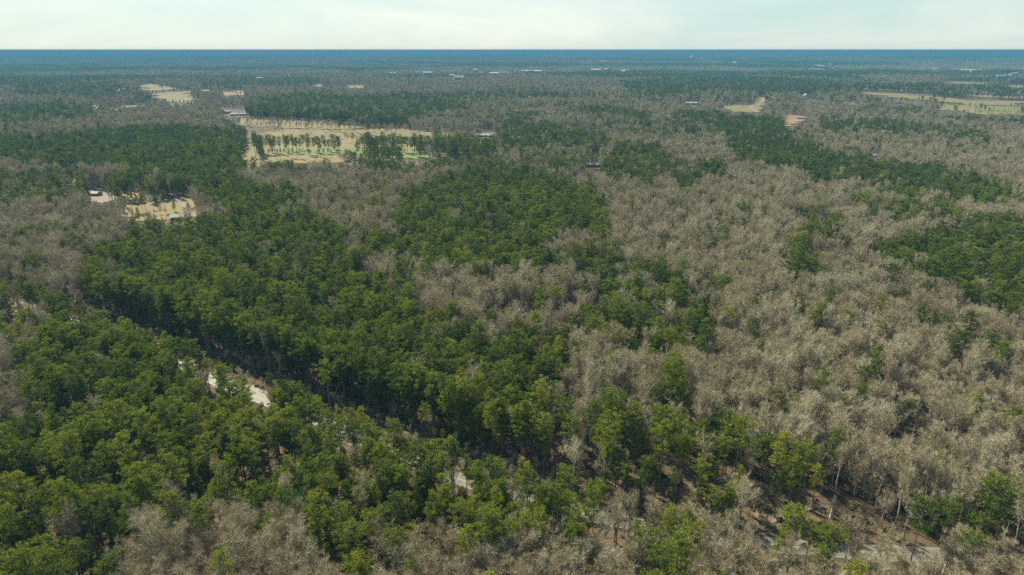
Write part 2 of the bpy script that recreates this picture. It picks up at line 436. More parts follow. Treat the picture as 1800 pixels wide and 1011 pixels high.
def make_pine(H, Wc, base, nl, nleaf, size=.5, shape=0, lean=.02):
    tr = MB(); cr = MB()
    bx, by = rng.normal() * lean * H, rng.normal() * lean * H
    def ax(t): return Vector((bx * t * t, by * t * t, H * t))
    ts = [0, .03, .3, .6, .8, .96]; r0 = H * .0115
    tr.tube([ax(t) - Vector((0, 0, .5 if t == 0 else 0)) for t in ts], [r0 * 1.3, r0, r0 * .8, r0 * .55, r0 * .33, r0 * .08], 6)
    for k in range(5):      # dead stubs under the crown
        t = rng.uniform(base * .6, base); a = rng.uniform(0, 6.28); L = rng.uniform(.5, 1.6)
        p = ax(t); tr.tube([p, p + Vector((math.cos(a) * L, math.sin(a) * L, .1))], [.05, .02], 3)
    lob = [rng.uniform(.55, 1.25) for _ in range(5)]; ph = rng.uniform(0, 6.28)
    for i in range(nl):
        if rng.random() < .16: continue
        u = (i + rng.uniform(0, .9)) / nl; t = base + (0.97 - base) * u
        a = i * 2.4 + rng.uniform(-.5, .5)
        if shape == 0: prof = max(.12, math.sin(math.pi * (.18 + .78 * u)) ** .75)
        elif shape == 1: prof = max(.10, (1 - u) ** .65 * (.45 + .55 * min(1, u * 4)))
        else: prof = max(.3, min(1, .35 + u * 1.1) * (1.02 - u ** 4 * .8))
        L = Wc * .5 * prof * lob[int((a + ph) % 6.283 / 6.284 * 5)] * rng.uniform(.75, 1.15)
        rise = (.1 + .55 * u) * L
        p0 = ax(t); p1 = p0 + Vector((math.cos(a) * L, math.sin(a) * L, rise))
        pm = p0.lerp(p1, .5) - Vector((0, 0, .12 * L))
        tr.tube([p0, pm, p1], [.075, .05, .02], 3)
        nc = 1 + int(L / 1.1)
        for c in range(nc):
            f = 1 - c / (nc + .3) + rng.uniform(-.06, .06)
            q = p0.lerp(p1, max(.12, f)) + Vector(rng.normal(size=3) * .28)
            leaves(cr, q, rng.uniform(.55, .9) * (1.05 if c == 0 else .85), nleaf, size, rng.uniform(.0, 1.0), .55)
    leaves(cr, ax(.97), .8, nleaf, size, .7, 1.0)
    return tr, cr

def make_bare(H, Wc, fork, nlead, dens=1.0, tw=.0135, cone=0.0):
    tr = MB(); cr = MB()
    lean = Vector((rng.normal() * .03, rng.normal() * .03, 0)) * H
    def limb(p, d, L, r, n, sag=.0, curv=.15):
        pts = [p]; k = 4
        for i in range(k):
            d = (d + Vector(rng.normal(size=3) * curv) + Vector((0, 0, .06))).normalized(); pts.append(pts[-1] + d * (L / k))
        return pts, d
    def at(pts, t):
        t *= len(pts) - 1; i = min(int(t), len(pts) - 2); return pts[i].lerp(pts[i + 1], t - i), (pts[i + 1] - pts[i]).normalized()
    top = Vector((0, 0, fork * H)) + lean * fork; r0 = H * .0125
    tr.tube([Vector((0, 0, -.5)), Vector((0, 0, .5)), top * .5 + Vector((rng.normal() * .1, 0, 0)), top], [r0 * 1.35, r0, r0 * .9, r0 * .75], 6)
    twc = 0
    def twigs(pts, L, n, tone):
        for _ in range(n):
            q, dd = at(pts, rng.uniform(.15, 1)); v = (dd + Vector(rng.normal(size=3) * .38) + Vector((0, 0, .35))).normalized() * L * rng.uniform(.6, 1.5)
            w = v.cross(Vector(rng.normal(size=3))).normalized() * tw * rng.uniform(.6, 1.3)
            m = q + v * .55 + Vector(rng.normal(size=3) * .08 * L)
            cr.quad(q - w, q + w, m + w * .5, m - w * .5, tone=tone)
            e = q + v + Vector(rng.normal(size=3) * .12 * L); cr.quad(m - w * .5, m + w * .5, e, tone=tone)
    for i in range(nlead):
        a = 2 * math.pi * i / nlead + rng.uniform(-.5, .5); sp = rng.uniform(.15, .42) if i else .06
        d = Vector((math.cos(a) * sp, math.sin(a) * sp, 1)).normalized(); L = H * (1 - fork) * rng.uniform(.78, 1.0)
        start, _ = (top, 0) if rng.random() < .55 else (top * rng.uniform(.6, .98), 0)
        P1, _d = limb(start, d, L, 0, 4, curv=.13)
        r1 = r0 * rng.uniform(.42, .6); tr.tube(P1, [r1, r1 * .8, r1 * .6, r1 * .38, r1 * .12], 4)
        nb = int(7 * dens)
        for b in range(nb):
            t = .15 + .8 * (b + rng.random()) / nb; q, dd = at(P1, t); aa = b * 2.4 + rng.uniform(-.6, .6)
            side = Vector((math.cos(aa), math.sin(aa), 1.25)); Lb = Wc * .5 * rng.uniform(.45, .85) * (1.08 - t * .72)
            P2, _d = limb(q, (side + dd * .5).normalized(), Lb, 0, 3, curv=.2)
            r2 = .058 * (1.2 - t * .7); cr.tube(P2, [r2, r2 * .8, r2 * .6, r2 * .4, r2 * .2], 3, tone=1.35)
            ns = int(6 * dens)
            for s_ in range(ns):
                q2, d2 = at(P2, .2 + .8 * (s_ + rng.random()) / ns)
                P3, _d = limb(q2, (d2 + Vector(rng.normal(size=3) * .7) + Vector((0, 0, .25))).normalized(), Lb * rng.uniform(.3, .55), 0, 3, curv=.25)
                w = .022; cr.tube([P3[0], P3[2], P3[4]], [w, w * .8, w * .4], 3, tone=1.0)
                twigs(P3, rng.uniform(.6, 1.15), int(16 * dens), rng.uniform(.1, .9))
        twigs(P1[2:], 1.0, 14, .6)
    return tr, cr

PINES = []; BARES = []
pine_specs = [(20, 8.2, .50, 30, 26, 0), (18, 7.6, .45, 30, 26, 0), (21, 7.2, .55, 26, 26, 0), (17, 9.2, .42, 34, 24, 2), (19.5, 7.0, .48, 28, 26, 1), (16, 6.6, .38, 30, 26, 1), (21.5, 9.0, .58, 28, 28, 2), (13, 6.2, .25, 32, 24, 1)]
for k, (H, Wc, b, nl, nf, sh) in enumerate(pine_specs):
    tr, cr = make_pine(H * .95, Wc * .81, b, int(nl * 1.25), int(nf * 2.0), .30, sh)
    PINES.append((tr, cr, H, Wc))
bare_specs = [(17, 8.5, .38, 5, 1.0), (18, 7.5, .45, 4, 1.0), (15, 7.5, .30, 6, .95), (19, 9, .42, 6, 1.0), (16, 6.5, .5, 4, 1.1), (13, 6.5, .25, 5, .9), (18, 6, .55, 4, 1.1), (20, 10, .35, 7, 1.0)]
for k, (H, Wc, f, nl, dn) in enumerate(bare_specs):
    tr, cr = make_bare(H * .84, Wc * .92, f, nl, dn)
    BARES.append((tr, cr, H, Wc))

TONES = ['needle_dark', 'needle_mid', 'needle_bright']
pine_tr = [t[0].mesh('pine_trunk', M['bark_pine']) for t in PINES]
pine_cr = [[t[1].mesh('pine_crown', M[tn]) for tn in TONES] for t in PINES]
bare_tr = [t[0].mesh('bare_trunk', M['bark_bare']) for t in BARES]
bare_cr = [t[1].mesh('bare_crown', M['twig']) for t in BARES]

def merged(name, a, b, m1, m2):
    n = len(a.V)
    return mesh_from(name, a.V + b.V, a.F + [tuple(i + n for i in f) for f in b.F], [m1, m2], [0] * len(a.F) + [1] * len(b.F), tone=a.T + b.T)
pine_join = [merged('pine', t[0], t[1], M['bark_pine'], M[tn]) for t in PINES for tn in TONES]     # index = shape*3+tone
bare_join = [merged('bare', t[0], t[1], M['bark_bare'], M['twig']) for t in BARES]

# ------------------------------------------------------------------ where the trees stand
# outlines on the photograph, read at the height of the crowns: (share of pines, outline)
PINE_AREAS = [
 (.93, [(135, 485), (190, 430), (240, 400), (350, 376), (480, 358), (560, 383), (620, 408), (700, 412), (705, 450), (740, 478), (740, 540), (850, 560), (862, 600), (900, 590), (985, 575), (1000, 640), (975, 690), (1025, 740), (940, 775), (930, 820), (880, 830), (750, 780), (600, 720), (420, 640), (250, 580), (160, 540)]),
 (.93, [(700, 345), (780, 312), (870, 292), (960, 302), (1050, 330), (1075, 372), (1062, 410), (990, 402), (958, 430), (985, 470), (900, 478), (820, 470), (725, 460), (700, 420)]),
 (.62, [(985, 430), (1100, 448), (1205, 480), (1275, 495), (1255, 560), (1260, 605), (1150, 610), (1095, 575), (1060, 505), (1000, 480)]),
 (.85, [(985, 545), (1045, 520), (1115, 545), (1120, 575), (1150, 610), (1100, 600), (1030, 580), (1000, 600)]),
 (.88, [(1018, 712), (1075, 690), (1105, 730), (1180, 712), (1240, 720), (1310, 750), (1330, 800), (1300, 842), (1150, 850), (1040, 846)]),
 (.8, [(1340, 765), (1400, 775), (1452, 800), (1440, 835), (1350, 830)]),
 (.75, [(1150, 640), (1200, 640), (1215, 700), (1165, 700)]),
 (.92, [(-60, 640), (60, 580), (70, 520), (120, 508), (180, 555), (250, 580), (420, 640), (600, 720), (750, 780), (880, 838), (905, 880), (860, 895), (700, 905), (640, 945), (560, 960), (500, 895), (430, 872), (300, 885), (235, 950), (235, 1060), (-60, 1060)]),
 (.8, [(870, 850), (1000, 862), (1060, 900), (1250, 895), (1240, 905), (1200, 930), (1150, 925), (1000, 950), (900, 900)]),
 (.88, [(1368, 892), (1430, 905), (1492, 930), (1480, 962), (1400, 935)]),
 (.85, [(1150, 955), (1230, 940), (1240, 1040), (1150, 1040)]),
 (.7, [(580, 920), (650, 905), (650, 975), (575, 975)]),
 (.55, [(90, 985), (240, 940), (260, 1040), (90, 1060)]),
 (.93, [(-60, 232), (90, 240), (200, 228), (300, 222), (425, 228), (442, 242), (442, 282), (416, 298), (430, 325), (520, 330), (545, 352), (480, 366), (400, 362), (350, 345), (300, 325), (200, 296), (100, 292), (-60, 275)]),
 (.62, [(-60, 300), (130, 300), (330, 312), (420, 330), (350, 345), (260, 336), (200, 340), (60, 348), (-60, 375)]),
 (.85, [(-60, 186), (130, 180), (186, 196), (120, 212), (-60, 225)]),
 (.85, [(420, 196), (440, 174), (520, 165), (640, 170), (720, 163), (820, 180), (820, 194), (740, 205), (690, 215), (620, 212), (560, 205), (440, 208)]),
 (.85, [(868, 226), (900, 210), (962, 214), (1000, 228), (1050, 234), (1082, 250), (1050, 262), (940, 258), (870, 250)]),
 (.8, [(1056, 278), (1098, 250), (1160, 258), (1180, 280), (1140, 322), (1060, 312)]),
 (.35, [(880, 255), (1060, 262), (1060, 320), (960, 300), (870, 290)]),
 (.8, [(990, 195), (1060, 189), (1150, 200), (1132, 212), (1060, 206)]),
 (.9, [(1185, 196), (1255, 200), (1372, 208), (1386, 225), (1378, 240), (1320, 252), (1270, 236), (1230, 214), (1180, 208)]),
 (.9, [(1290, 240), (1386, 236), (1450, 265), (1540, 284), (1640, 290), (1700, 305), (1778, 325), (1788, 350), (1750, 348), (1740, 368), (1640, 345), (1560, 330), (1500, 320), (1430, 322), (1400, 300), (1300, 290), (1284, 265)]),
 (.55, [(1500, 330), (1600, 335), (1680, 370), (1700, 392), (1560, 387), (1500, 362)]),
 (.93, [(1530, 424), (1600, 402), (1680, 402), (1720, 380), (1860, 390), (1860, 560), (1740, 532), (1680, 516), (1618, 512), (1655, 492), (1560, 458)]),
 (.75, [(1388, 425), (1436, 420), (1438, 478), (1400, 478)]),
 (.55, [(1412, 372), (1462, 372), (1498, 430), (1420, 432)]),
 (.75, [(1218, 286), (1275, 284), (1276, 306), (1222, 306)]),
 (.5, [(1150, 300), (1180, 290), (1290, 315), (1200, 330)]),
 (.8, [(1440, 214), (1520, 212), (1600, 216), (1700, 230), (1765, 252), (1690, 244), (1580, 234), (1450, 230)]),
 (.75, [(1620, 208), (1740, 209), (1860, 214), (1860, 224), (1740, 216)]),
 (.85, [(1505, 152), (1560, 152), (1640, 162), (1636, 170), (1560, 166), (1508, 160)]),
 (.9, [(1090, 142), (1300, 134), (1450, 140), (1500, 158), (1400, 164), (1250, 160), (1180, 170), (1110, 166)]),
 (.95, [(1524, 181), (1620, 185), (1622, 195), (1530, 194)]),
 (.7, [(740, 165), (860, 160), (1000, 162), (1010, 172), (860, 176), (760, 176)]),
 (.7, [(20, 150), (200, 145), (250, 160), (200, 172), (40, 170)]),
 (.6, [(330, 140), (520, 138), (620, 148), (500, 152), (360, 152)]),
 (.6, [(230, 160), (250, 165), (280, 180), (240, 182)]),
]
BARE_AREAS = [
 (.12, [(560, 935), (700, 905), (880, 900), (1020, 945), (1160, 960), (1160, 1060), (560, 1060)]),
 (.12, [(-60, 485), (60, 500), (95, 530), (70, 600), (20, 640), (-60, 640)]),
 (.3, [(-60, 640), (30, 640), (60, 740), (-60, 760)]),  # stands of bare trees that must stay free of pines
 (.03, [(738, 492), (800, 478), (880, 468), (990, 480), (1042, 515), (1000, 555), (900, 585), (850, 590), (840, 552), (740, 542)]),
 (.04, [(180, 205), (260, 190), (380, 195), (440, 215), (400, 226), (300, 220), (190, 225), (120, 222)]),
 (.04, [(-60, 378), (120, 372), (200, 385), (190, 420), (150, 450), (60, 490), (-60, 500)]),
 (.07, [(545, 345), (700, 345), (700, 405), (620, 405), (560, 380)]),
 (.05, [(990, 610), (1090, 600), (1150, 640), (1150, 700), (1030, 700), (985, 690)]),
 (.08, [(200, 985), (240, 915), (310, 868), (430, 862), (510, 885), (540, 965), (660, 975), (900, 920), (1140, 960), (1140, 1060), (240, 1060)]),
 (.12, [(610, 420), (700, 460), (740, 490), (690, 500), (640, 470)]),
]
WINDOWS = [  # crowns keep out of these, trunks may stand in them
 [(322, 634), (400, 660), (488, 698), (490, 716), (455, 712), (380, 680), (322, 655)],
 [(566, 742), (640, 762), (655, 792), (610, 782), (566, 762)],
 [(770, 822), (832, 840), (825, 856), (780, 848)],
 [(0, 516), (70, 535), (72, 556), (0, 545)],
 [(1480, 962), (1800, 972), (1800, 988), (1480, 978)],
 [(1080, 917), (1160, 925), (1175, 933), (1090, 929)],
]
SNAG_VIEW = [(1440, 868), (1498, 868), (1498, 918), (1440, 918)]
THIN = [  # (share of trees left standing, outline read on the ground)
 (.5, [(1400, 870), (1520, 885), (1520, 925), (1440, 912), (1380, 895)]),
 (.5, [(840, 550), (1060, 545), (1060, 600), (850, 600)]),
 (.55, [(1560, 780), (1700, 800), (1700, 850), (1560, 830)]),
]
HOUSES_PX = [(300, 372, 326, 390), (155, 334, 182, 350), (1026, 284, 1056, 296), (838, 230, 868, 242), (1524, 268, 1548, 278), (390, 192, 432, 204)]
HOUSE_POLY = [[(a, b), (c, b), (c, d), (a, d)] for a, b, c, d in HOUSES_PX]

FAR = [(920, 128, 60, 40), (935, 127, 110, 45), (946, 128, 60, 40), (885, 131, 70, 40), (868, 132, 60, 30), (845, 131, 40, 30), (836, 125, 30, 30), (690, 132, 50, 30), (752, 131, 60, 30), (733, 131, 30, 20),
       (1045, 125, 100, 50), (1052, 126, 60, 40), (1065, 124, 30, 30), (1090, 129, 60, 40), (1100, 127, 60, 40), (1220, 105, 160, 60), (1240, 105, 150, 60), (1305, 104, 200, 80), (1430, 96, 300, 100), (1445, 96, 200, 100),
       (1440, 117, 90, 50), (1448, 119, 120, 50), (1455, 115, 80, 50), (1435, 125, 110, 50), (1460, 113, 60, 40), (1470, 120, 50, 40), (1620, 123, 70, 40), (1630, 123, 60, 40), (1642, 124, 40, 30), (1678, 125, 50, 30), (1700, 126, 120, 50),
       (1715, 127, 80, 40), (1770, 136, 50, 30), (1760, 138, 60, 40), (1780, 133, 50, 30), (1745, 108, 150, 60), (1060, 109, 110, 50), (805, 140, 40, 25), (795, 136, 30, 20), (20, 92, 150, 80)]

SMALL = [(853, 241, 30), (399, 200, 20), (412, 203, 16), (428, 203, 16), (224, 191, 22), (236, 190, 16), (163, 190, 16), (175, 193, 14), (200, 196, 22), (346, 178, 20), (362, 162, 26), (1215, 184, 30), (1416, 171, 22), (1406, 210, 18), (84, 138, 30), (457, 139, 34)]
def town_clear(x, y):
    """spots that stand clear of the distant buildings and of the open ground in front of them"""
    k = np.ones(x.shape, bool)
    for px, py, w, dp in FAR:
        g = ground_at(px, py + 1); d = math.hypot(g.x, g.y); u = g.xy / d
        al = x * u.x + y * u.y; la = np.abs(x * -u.y + y * u.x)
        k &= ~((la < w * .4 + 8) & (al < d + dp * .6 + 15) & (al > d * (1 - .13)))
    for px, py, w in SMALL:
        g = ground_at(px, py); d = math.hypot(g.x, g.y); u = g.xy / d
        al = x * u.x + y * u.y; la = np.abs(x * -u.y + y * u.x)
        k &= ~((la < w * .5 + 2) & (al < d + 12) & (al > d * (1 - .11)))
    return k
def scatter(r0, r1, cell, half):
    """jittered grid of spots in a sector around the view direction"""
    xs = np.arange(-r1 * math.sin(half), r1 * math.sin(half), cell); ys = np.arange(0, r1, cell)
    GX, GY = np.meshgrid(xs, ys); GX = GX.ravel(); GY = GY.ravel()
    GX = GX + rng.uniform(-.46, .46, GX.size) * cell; GY = GY + rng.uniform(-.46, .46, GY.size) * cell
    d = np.hypot(GX, GY)
    ok = (d >= r0) & (d < r1) & ((np.abs(GX) < GY * math.tan(R(41)) + 50))
    return GX[ok], GY[ok]
def pine_share(x, y, px, py):
    d = np.hypot(x, y)
    n = fnoise(x, y, 260, 41, 3); n2 = fnoise(x, y * 1.0, 900, 57, 3)
    base = np.where(py > 300, .035, .08 + .5 * np.clip((n - .55) * 7, 0, 1))
    farp = np.clip((n2 - .535) * 13 + .35, 0.03, .86)
    k = np.clip((d - 1500) / 900, 0, 1); base = base * (1 - k) + farp * k
    # thin sprinkle of pines in the bare woods
    for s, poly in PINE_AREAS: base = np.where(inpoly(px, py, poly), s, base)
    for s, poly in BARE_AREAS: base = np.where(inpoly(px, py, poly), s, base)
    return base
ROWSIGN = -1
FOREST = []   # x, y, pine?
parts_x = []; parts_y = []
for r0, r1, cell in ((85, 700, 4.0), (700, 1500, 5.0), (1500, 3600, 7.4)):
    a, b = scatter(r0, r1, cell, R(60)); parts_x.append(a); parts_y.append(b)
TX = np.concatenate(parts_x); TY = np.concatenate(parts_y)
def crown_px(x, y, h): 
    z = terrain(x, y); return project(x, y, z + h)[:2]
wob = 1.5 * (fnoise(TX, TY, 34, 77, 3) - .5) * np.clip(9000 / np.hypot(TX, TY), 2, 30)   # makes the edges of stands ragged
p14 = crown_px(TX, TY, 14.0); p0 = crown_px(TX, TY, 0.0); p9 = crown_px(TX, TY, 9.0); p18 = crown_px(TX, TY, 17.0)
share = pine_share(TX, TY, p14[0] + wob, p14[1] + wob * .5)
keep = np.ones(TX.shape, bool)
for nm, lb, mt, poly in FIELDS:
    for q in (p0, p9, p18): keep &= ~inpoly(q[0], q[1], poly)
for poly in HOUSE_POLY:
    for q in (p0, p9, p18, p14): keep &= ~inpoly(q[0], q[1], poly)
wr = rng.random(TX.shape) < .62
keep &= town_clear(TX, TY)
for q in (p0, p9, p14, p18): keep &= ~inpoly(q[0], q[1], SNAG_VIEW)
for poly in WINDOWS:
    for q in (p9, p14, p18): keep &= ~(inpoly(q[0], q[1], poly) & wr)
rd = near_line(TX, TY, road_w); gd = near_line(TX, TY, gap_w)
keep &= ~((rd > -4.2) & (gd < 2.5) & (TY < 420) & (rd < 60) & (p0[0] < 1020) & (p0[0] > 120) & (rng.random(TX.shape) < .96))
keep &= ~((rd > -4.6) & (gd < -3) & (TY < 420) & (rd < 60) & (p0[0] >= 1020) & (p0[0] < 1560) & (rng.random(TX.shape) < np.where(p0[0] < 1330, .45, .55)))
keep &= ~(np.abs(rd) < 4.6)
for poly in GRAVEL: keep &= ~inpoly(p0[0], p0[1], poly)
for s, poly in THIN: keep &= ~(inpoly(p0[0], p0[1], poly) & (rng.random(TX.shape) > s))
is_pine = rng.random(TX.shape) < share
ax_, ay_ = scatter(85, 900, 4.9, R(60)); aw = 1.5 * (fnoise(ax_, ay_, 34, 77, 3) - .5) * np.clip(9000 / np.hypot(ax_, ay_), 2, 30)
aq = crown_px(ax_, ay_, 14.0); ash = pine_share(ax_, ay_, aq[0] + aw, aq[1] + aw * .5); ak = ash < .3
ax_, ay_ = ax_[ak], ay_[ak]; ak = town_clear(ax_, ay_)
for poly in [f[3] for f in FIELDS] + HOUSE_POLY:
    for h_ in (0, 8, 14): w_ = crown_px(ax_, ay_, h_); ak &= ~inpoly(w_[0], w_[1], poly)
ard = near_line(ax_, ay_, road_w); agd = near_line(ax_, ay_, gap_w); w_ = crown_px(ax_, ay_, 0)
ak &= ~((ard > -5) & (agd < 1.5) & (ard < 60)) & (np.abs(ard) > 5)
for s, poly in THIN: ak &= ~inpoly(w_[0], w_[1], poly)
for poly in GRAVEL: ak &= ~inpoly(w_[0], w_[1], poly)
for poly in WINDOWS:
    for h_ in (8, 11, 14): w_ = crown_px(ax_, ay_, h_); ak &= ~(inpoly(w_[0], w_[1], poly) & (rng.random(ax_.shape) < .6))
for h_ in (0, 5, 9, 13): w_ = crown_px(ax_, ay_, h_); ak &= ~inpoly(w_[0], w_[1], SNAG_VIEW)
EXB = (ax_[ak], ay_[ak])
# natural gaps
keep &= rng.random(TX.shape) < np.where(is_pine, .95, .93 - .25 * (fnoise(TX, TY, 45, 91, 2) < .36))
# row that screens the road: few bare trees there
TX = np.concatenate([TX, EXB[0]]); TY = np.concatenate([TY, EXB[1]]); keep = np.concatenate([keep, np.ones(EXB[0].shape, bool)])
is_pine = np.concatenate([is_pine, np.zeros(EXB[0].shape, bool)]); rd = np.concatenate([rd, near_line(EXB[0], EXB[1], road_w)])
rowx = []; rowy = []; edgex = []; edgey = []
for q in range(len(road_w) - 1):
    a_, b_ = road_w[q], road_w[q + 1]
    for q2 in range(max(1, int((b_ - a_).length / 1.1))):
        p_ = a_.lerp(b_, rng.random()); t_ = (b_ - a_).normalized(); o_ = rng.uniform(5.2, 20) if q2 % 2 else rng.uniform(18, 38)
        rowx.append(p_.x + t_.y * -o_ * -1 * ROWSIGN); rowy.append(p_.y - t_.x * -o_ * -1 * ROWSIGN)
for q in range(len(gap_w) - 1):  # extra row, mostly pines, added beyond the gap so its shadows darken it
    a_, b_ = gap_w[q], gap_w[q + 1]
    for q2 in range(max(1, int((b_ - a_).length / 1.5))):
        p_ = a_.lerp(b_, rng.random()); t_ = (b_ - a_).normalized(); o_ = rng.uniform(2.5, 10)
        px_ = crown_px(np.array([p_.x]), np.array([p_.y]), 10)[0][0]
        if 165 < px_ < 960: edgex.append(p_.x + t_.y * o_); edgey.append(p_.y - t_.x * o_)
edgex = np.array(edgex); edgey = np.array(edgey); er_ = near_line(edgex, edgey, gap_w); ek_ = er_ > 2; edgex, edgey = edgex[ek_], edgey[ek_]
print('edge', ek_.sum())
TX = np.concatenate([TX, edgex]); TY = np.concatenate([TY, edgey]); keep = np.concatenate([keep, np.ones(edgex.shape, bool)])
is_pine = np.concatenate([is_pine, rng.random(edgex.shape) < .93]); rd = np.concatenate([rd, 500 * np.ones(edgex.shape)])
rowx = np.array(rowx); rowy = np.array(rowy); rq = crown_px(rowx, rowy, 14.0)
rr_ = near_line(rowx, rowy, road_w)
kk = (rr_ < -4.6) & (np.hypot(rowx, rowy) > 85)
for h_ in (5, 9, 13, 16): w_ = crown_px(rowx, rowy, h_); kk &= ~inpoly(w_[0], w_[1], SNAG_VIEW)
for poly in WINDOWS:
    for hh in (10.5, 14, 18):
        w_ = crown_px(rowx, rowy, hh); kk &= ~(inpoly(w_[0], w_[1], poly) & (rng.random(rowx.shape) < .6))
rowx, rowy, rqx = rowx[kk], rowy[kk], rq[0][kk]
TX = np.concatenate([TX, rowx]); TY = np.concatenate([TY, rowy]); keep = np.concatenate([keep, np.ones(rowx.shape, bool)])
is_pine = np.concatenate([is_pine, rng.random(rowx.shape) < np.where(rqx > 1500, .10, np.where(rqx > 1280, .22, np.where(rr_[kk] < -17, np.where(rqx > 820, .28, .9), .85)))]); rd = np.concatenate([rd, -10 * np.ones(rowx.shape)])
p14 = crown_px(TX, TY, 14.0)
TX, TY, is_pine, rd = TX[keep], TY[keep], is_pine[keep], rd[keep]
trees = []   # x, y, kind, shape, tone, scale, rot, explicit-label
dist = np.hypot(TX, TY)
zt = terrain(TX, TY)
plant = inpoly(*crown_px(TX, TY, 6), [(1520, 180), (1624, 184), (1626, 197), (1526, 196)])
tn = fnoise(TX, TY, 90, 5, 2)
N = len(TX)
shp = rng.integers(0, 8, N); sc = np.clip(rng.normal(.83, .17, N), .45, 1.18); rt = rng.uniform(0, 6.283, N)
right_px = p14[0][keep]; down_px = p14[1][keep]
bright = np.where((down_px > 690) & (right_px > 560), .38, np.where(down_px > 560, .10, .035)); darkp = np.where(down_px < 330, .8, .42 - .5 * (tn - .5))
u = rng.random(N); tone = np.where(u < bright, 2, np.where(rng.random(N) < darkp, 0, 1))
sc = np.where(plant, .55, sc)
sc = np.where(rd == 500, np.clip(sc + .15, .9, 1.1), sc)  # added gap-edge row kept tall for longer shadows
shr = pine_share(TX, TY, *[q_ + 0 for q_ in crown_px(TX, TY, 14.0)]); sc = np.where(is_pine & (shr < .15) & (dist < 1500), np.maximum(sc, .95), sc)
sc = np.where(~is_pine, sc * (1.18 + .18 * np.clip((dist - 600) / 900, 0, 1)), sc)
sc = np.where((rd < 0) & (rd > -40) & (down_px > 560), np.clip(sc + .02, .74, .92), sc)
T = dict(x=TX, y=TY, z=zt, pine=is_pine, shape=shp, tone=tone, s=sc, r=rt, px=right_px, py=down_px)
special = [None] * N

